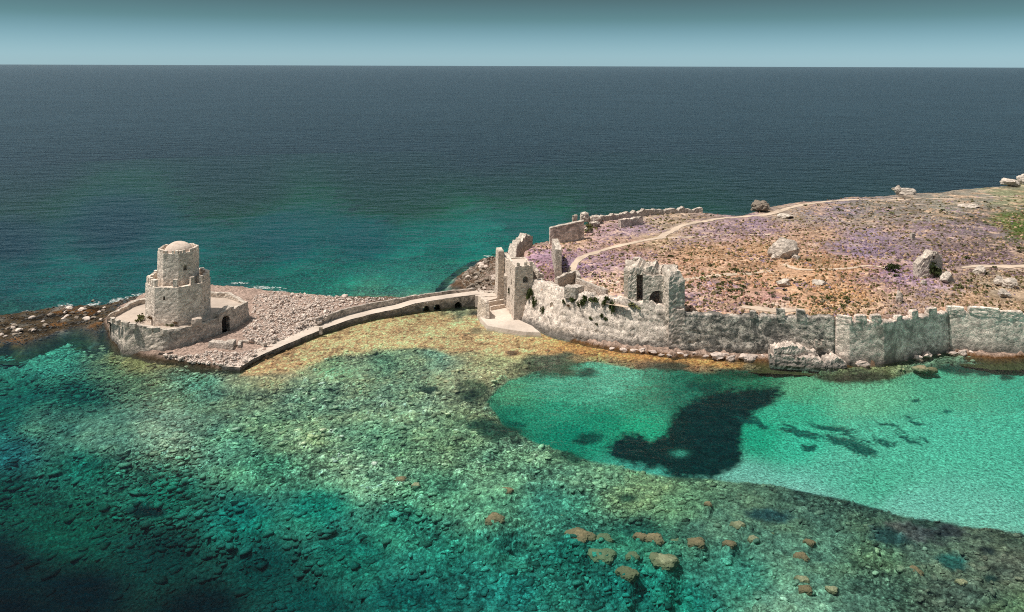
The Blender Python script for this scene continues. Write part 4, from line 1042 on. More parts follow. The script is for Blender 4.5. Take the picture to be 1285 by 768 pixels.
# ------------------------------------------------------------------ castle walls
SZ = [zat(SLOPE[0][0], SLOPE[0][1] + 3, 366), zat(SLOPE[1][0], SLOPE[1][1] + 3.5, 364), zat(SLOPE[2][0], SLOPE[2][1] + 4, 368), zat(SLOPE[3][0], SLOPE[3][1] + 3.8, 373), zat(SLOPE[4][0], SLOPE[4][1] + 3, 380), zat(SLOPE[5][0], SLOPE[5][1] + 1, 391)]
SZ = [max(z, 9.5) for z in SZ]
sw = empty('sloping_scarp_wall', (SLOPE[2][0], SLOPE[2][1], 0)); tag(sw, 'pale sloping broken scarp wall with green tufts right of the sea gate', 'wall')
sws = strip('scarp', SLOPE, -.8, SZ, 2.2, M_SCREE, None, .38, .34, .6, [4.2, 4.2, 4.2, 3.8, 3.0, 1.2], 81, topdip=.2, strata=.2, flat=False); reparent(sws, sw)
q = Vector(at2(687, 403, 3.0)); zc = zat(q.x, q.y + 1.6, 388)
cut(sws, [arch_cutter(q.x + .3, q.y + 1.0, zc, 1.0, 1.1, 5.0, -.4)])
cur = empty('curtain_wall', (WALL[2][0], WALL[2][1], 0)); tag(cur, 'long grey weathered sea wall with two square merlons right of the ruined tower', 'wall')
cw1 = strip('wall', WALL[0:4], -1.0, [t - .05 for t in WTOP[0:4]], 1.7, M_CURT, None, .38, .22, .4, .5, 91, strata=.16, flat=False); reparent(cw1, cur)
bas = empty('bastion_wall', (WALL[5][0], WALL[5][1], 0)); tag(bas, 'projecting grey bastion wall with three rounded merlons above the clear bay', 'wall')
bw1 = strip('wall', WALL[3:9], -1.0, WTOP[3:9], 1.7, M_BAST, None, .42, .13, .4, .35, 93, strata=.07, flat=False); reparent(bw1, bas)
eaw = empty('east_wall', (WALL[9][0], WALL[9][1], 0)); tag(eaw, 'lighter grey sea wall with broad worn merlons at the right edge of the castle', 'wall')
M_EAST = stone('pale_grey_wall', (.82, .69, .58), (.62, .52, .44), (.18, .16, .14), .55, .70, .9, .55, .8, foot=(-1.0, 2.4))
ew1 = strip('wall', WALL[8:], -1.0, WTOP[8:], 1.7, M_EAST, None, .42, .15, .5, .45, 95, strata=.1, flat=False); reparent(ew1, eaw)
def wall_at(px, pts=WALL):
    for a, b in zip(pts[:-1], pts[1:]):
        pa, pb = proj(np.array([a[0], a[1], 8.]))[0], proj(np.array([b[0], b[1], 8.]))[0]
        if pa <= px <= pb:
            t = (px - pa) / (pb - pa); d = Vector((b[0] - a[0], b[1] - a[1]))
            return Vector((a[0] + d.x * t, a[1] + d.y * t)), math.atan2(d.y, d.x)
    return Vector(pts[-1]), 0
for (px, w, top, base, root, mat, rnd) in [(980,9,388,399,cur,M_CURT,.12),(1006,9,389.5,400,cur,M_CURT,.12),(946,8,391,398,cur,M_CURT,.35),(1059,15,396.5,405,bas,M_BAST,.3),(1082,13,396,406,bas,M_BAST,.45),(1101,12,395.5,406,bas,M_BAST,.45),(1131,10,396,404,bas,M_BAST,.4),(1150,10,390,399,bas,M_BAST,.3),
        (1172,12,387,396,bas,M_BAST,.2),(1200,17,385.5,393,eaw,M_EAST,.15),(1236,29,386.5,395,eaw,M_EAST,.25),(1271,22,391,399,eaw,M_EAST,.3),(1310,20,392,400,eaw,M_EAST,.3)]:
    q, ya = wall_at(px); zb_, zt_ = zat(q.x, q.y + .6, base + 1), zat(q.x, q.y + .6, top)
    sc_ = math.hypot(q.x, q.y) / 960
    me = block_mesh('merlon', w * sc_, 1.1, zt_ - zb_ + .2, int(px), .16, .45, rnd)
    m = link('merlon', me, mat); m.location = (q.x - math.sin(ya) * .85, q.y + math.cos(ya) * .85, zb_ - .1); m.rotation_euler = (0, 0, ya); reparent(m, root)
# fallen masonry shelf with the little window frame
lg = [at2(966,457,.0), at2(1000,459.5,.0), at2(1035,462,.0), at2(1063,462,.0)]
led = strip('masonry_ledge', lg, -.8, [1.9, 1.7, 1.5, 1.1], [3.2, 3.2, 3.6, 4.0], M_LEDGEM, None, .35, .3, .9, .35, 101, strata=.16); tag(led, 'thick fallen ledge of pale masonry lying against the sea wall', 'masonry ledge')
led2 = strip('masonry_ledge', [at2(972,447.5,1.6), at2(1000,447.5,1.6), at2(1025,447.5,1.4)], .2, [3.4, 3.5, 2.4], 2.6, M_LEDGEM, None, .35, .25, .8, .3, 104, strata=.14); tag(led2, 'upper step of pale fallen masonry under the small stone window frame', 'masonry ledge')
q, ya = wall_at(1028); fz = zat(q.x, q.y - .4, 435.5)
fr = strip('window_frame', [(q.x - .95, q.y - .55), (q.x + .95, q.y - .55)], fz, zat(q.x, q.y - .4, 427.0), .6, M_WALLLOW, None, .3, .02, 0, 0, 3); fr.name = 'window_frame'
cut(fr, [arch_cutter(q.x, q.y - .3, fz + .4, .9, 1.1, 3, 0)])
tag(fr, 'small pale square stone window frame set against the grey sea wall', 'window frame')

# ------------------------------------------------------------------ ruined tower on the wall
ruin = empty('ruined_tower', tuple(at(825, 386, 9))); tag(ruin, 'broken roofless stone tower with dark arch standing on the sea wall', 'tower')
D0 = Vector(at2(806, 384, 9.0)); D1 = Vector(at2(842, 386.5, 9.0)); zr = zat(D0.x, D0.y, 346.5)
dd = (D1 - D0).normalized(); dn = Vector((-dd.y, dd.x)); D0, D1 = D0 + dn * 1.3, D1 + dn * 1.3
fw = strip('front_wall', [tuple(D0), tuple(D1)], 5.5, [zr + .2, zr - .3], 1.8, M_RUIN, None, .35, .16, .6, .2, 111); reparent(fw, ruin)
q = Vector(at2(826, 386, 9.0)); zq = zat(q.x, q.y, 386)
cut(fw, [arch_cutter(q.x, q.y, zq, 3.9, 3.1, 8, math.atan2(dd.y, dd.x))])
E0 = Vector(at2(787.5, 379, 9.0)); ze = zat(E0.x, E0.y, 343)
lw = strip('left_wall', [tuple(E0), tuple(E0 + dd * 1.9)], 6.5, [ze - 1.2, ze + .5], 2.0, M_RUIN, None, .3, .3, .9, .2, 113); reparent(lw, ruin)
lw2 = strip('left_wall', [tuple(E0 + dd * .6 + dn * 2.0), tuple(E0 + dd * .6 + dn * 7.5)], 7.5, [ze, ze + 1.0], 1.6, M_RUIN, None, .4, .25, 1.0, 0, 114); reparent(lw2, ruin)
bk = strip('back_wall', [tuple(E0 + dd * .5 + dn * 7.2), tuple(D1 + dd * 1.0 + dn * 6.6)], 7.5, [ze + 1.2, ze + .6], 1.5, M_RUIN, None, .4, .2, .8, 0, 115); reparent(bk, ruin)
rs = strip('roof_slab', [tuple(E0 + dd * .4 + dn * .4), tuple(E0 + dd * 7.0 + dn * .1)], [ze - .2, zr - .3], [ze + 1.1, zr + 1.2], [6.8, 4.6], M_RUIN, None, .4, .4, 1.1, 0, 117); reparent(rs, ruin)
P0 = Vector(at2(839.5, 388, 9.0)); zp = zat(P0.x + 1, P0.y + 1.5, 343)
pc = ring('corner_pier', quad(P0, Vector((.97, .24)), Vector((-.24, .97)), 3.6, 4.6), [(-.1, 6.5), (0, zp - 1.8), (.3, zp - .6), (.8, zp + .3)], M_RUIN, None, .35, .22, 119,
          zfun=lambda q, z: (.25 * (q - P0).dot(Vector((-.24, .97))) if z > zp - 1 else 0)); reparent(pc, ruin)
Q0 = Vector(at2(839, 439, .6))
pb = strip('buttress', [tuple(Q0), tuple(Q0 + Vector((3.3, -.25)))], -1.0, [9.2, 9.0], 3.0, M_BAST, None, .4, .18, .3, .25, 121); reparent(pb, ruin)
for i, (a, b) in enumerate([((782,374.5),(797,377.5)), ((786,371),(800,372.5))]):
    pa, pb_ = Vector(at(*a, 9.6)), Vector(at(*b, 9.6))
    bm = bmesh.new(); r = bmesh.ops.create_cone(bm, cap_ends=True, segments=8, radius1=.09, radius2=.07, depth=(pb_ - pa).length)
    mt = Matrix.Translation((pa + pb_) / 2) @ (pb_ - pa).to_track_quat('Z', 'Y').to_matrix().to_4x4(); bm.transform(mt)
    me = bpy.data.meshes.new('timber_rail'); bm.to_mesh(me); bm.free()
    rail = link('timber_rail', me, M_WALLLOW)
    tag(rail, ['pale rail at the left foot of the ruined tower, nearer the sea wall edge', 'pale rail at the left foot of the ruined tower, nearer the heath'][i], 'rail')

# ------------------------------------------------------------------ walls on the heath
a, b = at2(696.5, 345, 9), at2(692, 318, 9)
fw_ = strip('wall_fragment', [b, a], 7.5, [zat(*b, 300) , zat(*a, 312)], 1.5, M_RUIN, None, .4, .22, .8, .1, 131); tag(fw_, 'tall thin free-standing wall fragment seen end-on among purple heath behind the gate', 'wall')
a, b, c = at2(690.5, 301, 9), at2(703, 300.5, 9), at2(733, 297, 9)
bkw = strip('back_wall', [a, b, c], 7.0, [zat(*a, 287.5), zat(*b, 284.5), zat(*c, 278.0)], 1.3, M_BAST, None, .5, .12, .25, .1, 133); tag(bkw, 'straight dark grey wall with a pale coping along the far shore', 'wall')
cp_ = strip('coping', [a, b, c], [zat(*a, 288.0), zat(*b, 285.0), zat(*c, 278.5)], [zat(*a, 286.3), zat(*b, 283.5), zat(*c, 277.0)], 1.5, M_WALLLOW, None, .5, .06, .1, 0, 135); cp_.parent = bkw
pts = [(742,277.5),(765,274),(800,269.5),(830,267),(860,264.8),(882,264.5)]
cr = strip('coast_wall', pxpoly(pts, 9), 7.0, [zat(*at2(x, y, 9), y - o) for (x, y), o in zip(pts, (5, 3.5, 4, 3.2, 3, 1.5))], 1.6, M_WALLLOW, None, .7, .25, .8, .1, 137); tag(cr, 'long low crumbled pale wall along the far shore of the heath', 'wall')
pts = [(779,283),(807,279)]
dkw = strip('dark_wall', pxpoly(pts, 9), 7.5, [zat(*at2(*p, 9), p[1] - 7) for p in pts], 1.2, M_BAST, None, .5, .25, .5, .1, 139); tag(dkw, 'short dark overgrown wall stub between the path and the far shore', 'wall')
for (x, y, h, w, lab) in [(721.5,281,11,1.6,'left of two small stone pinnacles on the far wall'), (733.5,276,9,2.6,'right of two small stone pinnacles on the far wall'), (748,276,5,3.2,'rubble stump beside the end of the long low far wall'), (703.5,291.5,8,1.8,'small pale stump standing before the dark coped wall')]:
    p = at2(x, y, 9.2); o = link('stone_stump', block_mesh('stone_stump', w, w * .8, zat(*p, y - h) - 8.6, int(x), .3, .4, .45), M_RUIN); o.location = (p[0], p[1], 8.6); tag(o, lab, 'ruin')
for P, h, th, lab in [([(700,357),(712,352),(722,348),(724,353.5)], 1.5, .8, 'low bent terrace wall at the near end of the curving path'),
                  ([(722,354),(742,362),(760,368.5)], .9, .7, 'low pale wall climbing from the path towards the ruined tower'),
                  ([(708,367.5),(722,369),(733,365.5)], 1.3, 2.2, 'squat earth-topped masonry block on the edge above the scarp')]:
    pp = pxpoly(P, 9.3); w = strip('low_wall', pp, 8.2, [9.3 + h] * len(pp), th, M_WALLLOW, None, .4, .12, .25, .05, len(lab)); tag(w, lab, 'wall')
# ------------------------------------------------------------------ rocks, plants, scrub, foam
bpy.context.view_layer.update()
def place_mesh(name, me, mat, loc, rz=0, sc=1.0, rx=0):
    o = link(name, me, mat); o.location = loc; o.rotation_euler = (rx, 0, rz); o.scale = (sc, sc, sc) if not hasattr(sc, '__len__') else sc
    return o
# single rocks and ruins on the heath
def heath_rock(px, py, w, h, seed, lab, cat='rock', mat=M_RUIN, name='limestone_rock', dep=.8, rough=.35, sub=4):
    loc, n, _ = hit(px, py); s = (loc - Vector(CPOS)).length / FOC
    o = place_mesh(name, rock_mesh(name, w * s * .5, w * s * .5 * dep, h * s * .62, seed, sub, rough), mat, (loc.x, loc.y + w * s * .25 * dep, loc.z + h * s * .38), 0)
    tag(o, lab, cat); return o
heath_rock(985, 324, 40, 24, 44, 'large pale domed rock ruin in the middle of the heath', dep=.75, rough=.22)
heath_rock(972, 326, 9, 6, 13, 'smaller pale block leaning on the left of the large domed rock')
heath_rock(1000, 326, 10, 6, 14, 'dark-footed block at the right end of the large domed rock')
heath_rock(984, 360, 20, 9, 4, 'small rounded white rock on the heath above the two square merlons')
heath_rock(1031, 358, 22, 5, 5, 'flat pale slab of rock in dry grass above the small window frame')
heath_rock(1191, 356, 17, 14, 6, 'pale broken boulder right of the dark shrub by the standing ruin')
heath_rock(1232, 344, 15, 9, 7, 'grey boulder under the sandy track at the right')
heath_rock(1130, 380, 8, 15, 8, 'small upright pale stone behind the bastion wall')
heath_rock(1160, 358, 9, 7, 9, 'little pale stone at the foot of the standing ruin')
heath_rock(1270, 362, 22, 10, 10, 'pale outcrop near the right edge below the track')
heath_rock(1255, 356, 13, 8, 11, 'small pale outcrop left of the one at the right edge')
heath_rock(1262, 374, 16, 9, 12, 'pale stones behind the broad worn merlons')
heath_rock(988, 274, 24, 5, 15, 'flat pale rock beside the bend of the far path')
heath_rock(1220, 261, 26, 4, 16, 'long pale flat rock on the far heath')
heath_rock(955, 266, 26, 13, 17, 'brown earth outcrop on the far shore where the path bends', mat=M_SHOREB, rough=.7)
heath_rock(1137, 244, 28, 8, 18, 'ragged pale ruin on the skyline of the far shore', 'ruin')
heath_rock(1128, 242, 8, 9, 19, 'jagged block at the left end of the skyline ruin', 'ruin')
heath_rock(1272, 234, 20, 10, 20, 'pale crag on the skyline at the far right')
heath_rock(1284, 231, 14, 12, 21, 'tallest pale crag at the far right edge of the skyline')
heath_rock(747, 285, 14, 9, 22, 'tumbled pale stones against the end of the coped wall')
heath_rock(738, 292, 13, 8, 23, 'brown fallen stones at the foot of the coped wall')
# the standing ruin: a leaning pale wall stump with a small hole
loc, n, _ = hit(1165, 349); s = (loc - Vector(CPOS)).length / FOC
sr = empty('standing_ruin', loc); tag(sr, 'tall pale leaning wall stump with a small hole on the heath', 'ruin')
V = [(-10, 0), (14, 2)]
wl = strip('ruin_wall', [(loc.x - 11 * s, loc.y + .1), (loc.x - 1 * s, loc.y), (loc.x + 8 * s, loc.y + .3), (loc.x + 18 * s, loc.y + 1.0)], loc.z - .8, [loc.z + 14 * s, loc.z + 22 * s, loc.z + 29 * s, loc.z + 24 * s], 2.6, M_RUIN, None, .35, .28, .6, .25, 141)
cut(wl, [arch_cutter(loc.x + 7 * s, loc.y + 1, loc.z + 20 * s, .6, .9, 6, 0)]); reparent(wl, sr)
loc, n, _ = hit(1145, 300); mk = place_mesh('stone_pillar', block_mesh('stone_pillar', 1.1, 1.0, 1.9, 3, .12, .3, .15), M_RUIN, (loc.x, loc.y, loc.z - .1), .3); tag(mk, 'small white upright stone block among the purple flowers', 'stone')

# boulders: 300 of the rubble field are things, the rest one mass
bpy.context.view_layer.update()
rr = random.Random(11)
BM = [rock_mesh('boulder', 1.0, rr.uniform(.6, .9), rr.uniform(.5, .75), 200 + i, 2, .4) for i in range(7)]
for me in BM: me.materials.append(M_BOULD)
FIELD_PX = [(318,372),(345,366),(400,371),(460,374),(505,374),(470,378),(425,386),(411,398),(400,408),(360,424),(335,434),(318,430),(302,420),(314,404),(316,388)]
FRONT_PX = [(205,445),(245,446),(262,440),(296,443),(312,440),(332,440),(306,459),(285,459),(240,455),(210,451)]
def inside(px, py, P):
    return float(sdpoly(np.array([px]), np.array([py]), P)[0])
spots = []
def sampler(P, n, smin, smax, mind):
    xs = [p[0] for p in P]; ys = [p[1] for p in P]; k = 0
    while k < n:
        px, py = rr.uniform(min(xs), max(xs)), rr.uniform(min(ys), max(ys))
        if inside(px, py, P) < 0: continue
        k += 1
        yield px, py, smin * (smax / smin) ** (rr.random() ** 1.8)
big = []
for px, py, sz in sampler(FIELD_PX, 205, .45, 1.0, 0): big.append((px, py, sz, 'f'))
for px, py, sz in sampler(FRONT_PX, 80, .4, .85, 0): big.append((px, py, sz, 'n'))
for i, (px, py, sz, k) in enumerate(big):
    loc, n, ob = hit(px, py, .6)
    if ob is None or loc.z > 2.2: continue
    o = bpy.data.objects.new('boulder', BM[i % 7]); COL.objects.link(o)
    o.location = (loc.x, loc.y, loc.z + .12 * sz); o.scale = (sz, sz, sz * rr.uniform(.8, 1.2)); o.rotation_euler = (rr.uniform(-.3, .3), rr.uniform(-.3, .3), rr.uniform(0, 6.3))
    if k == 'f': tag(o, 'pale limestone boulder in the rubble field between the fort and the causeway parapet', 'boulder', 'boulders of the rubble field')
    else: tag(o, 'pale boulder strewn at the water below the fort gate', 'boulder', 'boulders below the fort gate')
def rock_mass(name, P, n, s0, s1, mat, seed, z0=.5):
    r2 = random.Random(seed); bm = bmesh.new()
    base = [rock_mesh('tmp', 1, r2.uniform(.6, .9), r2.uniform(.45, .75), seed + i, 1, .5) for i in range(6)]
    xs = [p[0] for p in P]; ys = [p[1] for p in P]; VV, FF, k = [], [], 0
    dat = []
    for b in base:
        v = np.empty(len(b.vertices) * 3); b.vertices.foreach_get('co', v); dat.append((v.reshape(-1, 3), np.array([tuple(p.vertices) for p in b.polygons])))
    tot = 0; tries = 0
    while k < n and tries < n * 6:
        tries += 1
        px, py = r2.uniform(min(xs), max(xs)), r2.uniform(min(ys), max(ys))
        if inside(px, py, P) < 0: continue
        loc, nn, ob = hit(px, py, z0); k += 1
        if ob is None or loc.z > 3 or loc.z < -.5: continue
        v, f = dat[k % 6]; s = s0 * (s1 / s0) ** (r2.random() ** 2); a = r2.uniform(0, 6.3); c, d = math.cos(a), math.sin(a)
        w = np.stack([(v[:, 0] * c - v[:, 1] * d) * s + loc.x, (v[:, 0] * d + v[:, 1] * c) * s + loc.y, v[:, 2] * s + loc.z + .1 * s], -1)
        VV.append(w); FF.append(f + tot); tot += len(w)
    V, F = np.concatenate(VV), np.concatenate(FF)
    me = bpy.data.meshes.new(name); me.vertices.add(len(V)); me.vertices.foreach_set('co', V.astype(np.float32).ravel())
    me.loops.add(F.size); me.loops.foreach_set('vertex_index', F.astype(np.int32).ravel()); me.polygons.add(len(F)); me.polygons.foreach_set('loop_start', np.arange(0, F.size, 3, dtype=np.int32))
    me.update(calc_edges=True)
    return tag(link(name, me, mat), kind='stuff')
rock_mass('rubble', FIELD_PX, 2400, .2, .55, M_ROCKP, 301)
rock_mass('rubble', FRONT_PX, 700, .16, .42, M_ROCKP, 321)
rock_mass('shore_stones', [(576,350),(590,336),(606,326),(626,318),(628,350),(622,368),(600,366),(584,360)], 700, .2, .7, M_SHOREB, 341)
rock_mass('reef_stones', REEFW_PX, 900, .2, .6, M_DARKB, 361, .1)
# larger blocks on the shore behind the gate and on the reef
SB = [rock_mesh('shore_boulder', 1, rr.uniform(.6, .9), rr.uniform(.45, .7), 400 + i, 2, .4) for i in range(4)]
for px, py, sz in sampler([(578,350),(594,336),(612,322),(628,316),(628,352),(620,366),(598,366)], 34, .7, 1.5, 0):
    loc, n, ob = hit(px, py, .5)
    if ob is None or loc.z > 3: continue
    o = place_mesh('shore_boulder', SB[len(spots) % 4], M_SHOREB if rr.random() < .75 else M_BOULD, (loc.x, loc.y, loc.z + .1), rr.uniform(0, 6), sz); spots.append(1)
    tag(o, 'weathered boulder on the brown shore left of the sea gate', 'boulder', 'boulders on the shore by the gate')
for px, py, sz in sampler([(20,405),(60,392),(100,384),(135,384),(128,402),(110,405),(90,400),(55,410),(20,425),(0,425),(0,412)], 40, .5, 1.3, 0):
    loc, n, ob = hit(px, py, 0.)
    o = place_mesh('reef_boulder', SB[len(spots) % 4], M_DARKB, (loc.x, loc.y, max(loc.z, -.1) + .1), rr.uniform(0, 6), sz); spots.append(1)
    tag(o, 'dark wet boulder on the tidal reef left of the fort', 'boulder', 'boulders on the tidal reef')
# pale ledge rocks along the foot of the castle wall
LB = [rock_mesh('ledge_rock', 1, rr.uniform(.55, .9), rr.uniform(.4, .65), 500 + i, 3, .8) for i in range(5)]
for i in range(40):
    t = i / 45.0; px = 770 + t * 520 + rr.uniform(-4, 4)
    if 960 < px < 1072 or 1085 < px < 1135: continue
    base = np.interp(px, [p[0] for p in FORE_PX], [p[1] for p in FORE_PX]); py = base + rr.uniform(2, 8)
    loc, n, ob = hit(px, py, .3)
    if loc.z > 2: continue
    sz = .6 * 4.2 ** (rr.random() ** 1.6)
    o = place_mesh('ledge_rock', LB[i % 5], M_LEDGE, (loc.x, loc.y, max(loc.z, 0) - .1), rr.uniform(-.7, .7), (sz * rr.uniform(.7, 1.5), sz, sz * rr.uniform(.6, 1.1)))
    tag(o, 'pale pinkish rock lying along the waterline under the castle wall', 'rock', 'rocks along the foot of the castle wall')
# rocks that break or nearly break the surface of the near water
NEAR = [(635,614,9,0,'brown-topped rock just under the water, highest of the near ones'),(621,649,13,0,'lone pinkish-brown rock left of the pale green flat rock'),(701,653,18,1,'flat pale green rock touching the big brown rock'),(727,671,18,0,'biggest brown rock breaking the near water'),
 (758,673,12,1,'green rock just right of the biggest brown rock'),(756,694,17,1,'long green rock below the biggest brown rock'),(803,671,9,0,'left of the twin brown rocks side by side'),(822,674,12,0,'right of the twin brown rocks side by side'),
 (847,678,12,1,'green rock between the twin brown rocks and the round pale one'),(873,679,12,0,'round pale-topped rock right of the twin brown rocks'),(794,694,9,1,'small green rock under the twin brown rocks'),(833,702,17,0,'long slanting brown rock under the twin rocks'),
 (786,715,14,1,'deep green rock lowest of the near cluster'),(889,630,5,0,'tiny orange rock near the edge of the sandy bay'),(926,657,10,0,'flat orange slab in the shallows under the bay edge'),(915,680,8,0,'orange rock below the flat orange slab'),
 (945,674,7,0,'small orange rock right of the flat orange slab'),(967,668,6,1,'small dull rock near the dark weed below the bay'),(1015,678,7,0,'orange rock in the middle of the right-hand shallows'),(1006,696,9,0,'tilted orange rock above the stacked pair'),
 (1007,725,9,0,'upper rock of the orange stacked pair'),(1010,737,9,0,'lower rock of the orange stacked pair'),(960,684,7,1,'yellowish rock left of the tilted orange rock'),(1044,737,7,0,'orange rock right of the stacked pair'),
 (1030,714,7,1,'green rock right of the tilted orange rock'),(1147,714,10,0,'pale pink rock in the lower right shallows'),(1207,728,7,0,'pinkish rock in the lower right corner shallows'),(502,600,8,0,'brown rock left of the pair in the pale reef'),(522,607,6,0,'small brown rock right of its neighbour in the pale reef'),
 (1155,461,9,2,'grey boulder standing out of the water before the wall'),(1168,463,8,0,'low brown rock beside the grey boulder before the wall'),(608,412,13,3,'flat pale slab lying in the shallows below the quay')]
def flat_rock(name, seed):
    bm = bmesh.new(); bmesh.ops.create_icosphere(bm, subdivisions=5, radius=1)
    for v in bm.verts:
        c = v.co.normalized()
        a = .92 + .42 * mnoise.noise(Vector((c.x * .9 + seed, c.y * .9, 0))) + .16 * mnoise.noise(Vector((c.x * 2.3, c.y * 2.3 + seed, 3)))
        t = c.z; r = math.sqrt(max(0, 1 - t * t))
        z = (.9 if t > 0 else 1.0) * math.copysign(abs(t) ** .8, t)
        q = Vector((c.x * a, c.y * a * .8, z * .62))
        q += c * (.11 * fnoise(q, 2.6, seed + 2) +   .05 * fnoise(q, 6.0, seed + 5))
        v.co = q
    me = bpy.data.meshes.new(name); bm.to_mesh(me); bm.free(); return me
NB = [flat_rock('submerged_rock', 600 + i) for i in range(6)]
for i, (px, py, r, k, lab) in enumerate(NEAR):
    p = at(px, py - r * .35, -.15 if k in (0, 3) else (-.5 if k == 1 else .3)); s = np.linalg.norm(p - CPOS) / FOC * r * .9
    o = place_mesh('submerged_rock', NB[i % 6], (M_REEFB, M_REEFG, M_SHOREB, M_BOULD)[k], (p[0], p[1], p[2] - s * .27 - .36 + (.02 if k == 0 else -.15 if k == 1 else 0)), rr.uniform(-.5, .5), (s, s * 1.05, s * .42 + .3))
    tag(o, lab, 'rock')

# ---- plants
def leaf_clump(name, r, h, n, seed, leaf=.22):
    r2 = random.Random(seed); V, F = [], []
    lob = [(r2.uniform(-.6, .6) * r, r2.uniform(-.6, .6) * r, r2.uniform(.25, .8) * h, r2.uniform(.35, .6)) for _ in range(7)]
    for i in range(n):
        lx, ly, lz, lr = lob[i % 7]
        d = Vector((r2.gauss(0, 1), r2.gauss(0, 1), r2.gauss(0, 1))).normalized() * (r2.random() ** .4)
        c = Vector((lx + d.x * lr * r, ly + d.y * lr * r, max(.02, lz + d.z * lr * h * .6)))
        a = Vector((r2.gauss(0, 1), r2.gauss(0, 1), r2.gauss(0, .6))).normalized(); b = a.cross(Vector((r2.gauss(0, 1), r2.gauss(0, 1), r2.gauss(0, 1)))).normalized()
        l = leaf * r2.uniform(.6, 1.3); k = len(V)
        V += [c - a * l, c + b * l * .5, c + a * l, c - b * l * .5]; F.append((k, k + 1, k + 2, k + 3))
    return raw_mesh(name, V, F)
SH = [leaf_clump('shrub', 1, .9, 170, 700 + i, .2) for i in range(5)]
SHS = [leaf_clump('shrub', 1, .8, 60, 720 + i, .3) for i in range(4)]
def shrub(px, py, w, h, mat, lab, group=None, name='shrub', big=True, cat='shrub'):
    loc, n, ob = hit(px, py); s = (loc - Vector(CPOS)).length / FOC
    me = (SH if big else SHS)[rr.randrange(5 if big else 4)]
    o = bpy.data.objects.new(name, me.copy() if big else me); COL.objects.link(o)
    if big: o.data.materials.append(mat)
    o.location = loc; o.scale = (w * s * .55, w * s * .5, h * s * .9); o.rotation_euler = (0, 0, rr.uniform(0, 6))
    tag(o, lab, cat, group); return o
shrub(1119, 341, 16, 13, M_LEAFD, 'round dark green shrub alone on the heath left of the standing ruin')
shrub(1175, 349, 17, 22, M_LEAFD, 'tall dark shrub growing against the right side of the standing ruin')
shrub(176, 404, 12, 9, M_LEAFO, 'round green bush on the fort terrace left of the octagon')
shrub(190, 401, 10, 5, M_LEAFR, 'rusty dry plants at the foot of the lit fort corner')
shrub(213, 409, 9, 3, M_LEAFO, 'low green tuft under the front corner of the fort')
shrub(222, 406, 9, 3, M_LEAFR, 'low rusty tuft under the front corner of the fort')
shrub(740, 291, 14, 12, M_LEAFO, 'bright green shrub at the end of the coped wall')
shrub(798.5, 388, 18, 9, M_LEAFO, 'olive green bush on the scarp under the ruined tower')
for i, (px, py, w, h, m, lab) in enumerate([(664,378,8,22,M_LEAFI,'tall green creeper at the foot of the gate tower'),(671,386,7,16,M_LEAFI,'green creeper on the scarp beside the gate tower creeper'),(680,394,6,12,M_LEAFI,'green creeper left of the round hole in the scarp'),
   (708,383,5,9,M_LEAFI,'narrow green tuft high on the scarp left of the reddish one'),(713,386,5,6,M_LEAFR,'reddish tuft high on the scarp'),(719,380,9,9,M_LEAFI,'green tuft under the squat masonry block'),(731,386,11,18,M_LEAFI,'largest hanging green bush on the scarp'),
   (745,379,16,8,M_LEAFI,'wide green growth along the scarp top'),(758,386,7,16,M_LEAFI,'hanging green bush left of the longest creeper'),(767,395,8,24,M_LEAFI,'longest green creeper hanging on the scarp'),(763,377,7,7,M_LEAFI,'small green tuft at the top edge of the scarp'),
   (742,402,5,6,M_LEAFI,'lower left green dot on the pale scarp'),(755,399,6,7,M_LEAFI,'lower middle green dot on the pale scarp'),(760,404,5,8,M_LEAFI,'lower right green dot on the pale scarp'),(748,409,4,5,M_LEAFI,'lowest green dot on the pale scarp'),(639,371,4,12,M_LEAFI,'dark creeper on the lit side of the gate tower')]):
    shrub(px, py, w, h, m, lab, None, 'creeper', True, 'creeper')
mats5 = [M_LEAFO, M_LEAFG, M_LEAFR, M_LEAFO, M_LEAFD]
variants = []
for me in SHS:
    for m in (M_LEAFO, M_LEAFG, M_LEAFI):
        c = me.copy(); c.materials.append(m); variants.append(c)
SHPOLY = [(700,352),(720,340),(700,300),(735,285),(880,268),(1000,256),(1285,240),(1285,384),(1190,382),(1060,394),(870,388),(860,350),(780,345),(790,366)]
DENSE = [(868,346,60),(905,366,45),(960,376,60),(1040,378,60),(1220,362,45),(1085,270,60),(920,350,40)]
k = 0
while k < 205:
    if rr.random() < .55:
        d = rr.choice(DENSE); px, py = rr.gauss(d[0], d[2] * .5), rr.gauss(d[1], d[2] * .13)
    else: px, py = rr.uniform(700, 1285), rr.uniform(245, 392)
    if inside(px, py, SHPOLY) < 0: continue
    loc, n, ob = hit(px, py)
    if ob is None or ob.name.split('.')[0] != 'headland': continue
    k += 1
    s = (loc - Vector(CPOS)).length / FOC; w = rr.uniform(3.0, 7.5) * (.7 if py < 290 else 1)
    vi = rr.randrange(len(variants))
    o = bpy.data.objects.new('heath_shrub', variants[vi]); COL.objects.link(o)
    o.location = loc; o.scale = (w * s * .6, w * s * .55, w * s * .5); o.rotation_euler = (0, 0, rr.uniform(0, 6))
    tag(o, 'low ' + ('olive', 'grey', 'dark green')[vi % 3] + ' shrub scattered in the dry heath of the headland', 'shrub', 'low shrubs of the heath')

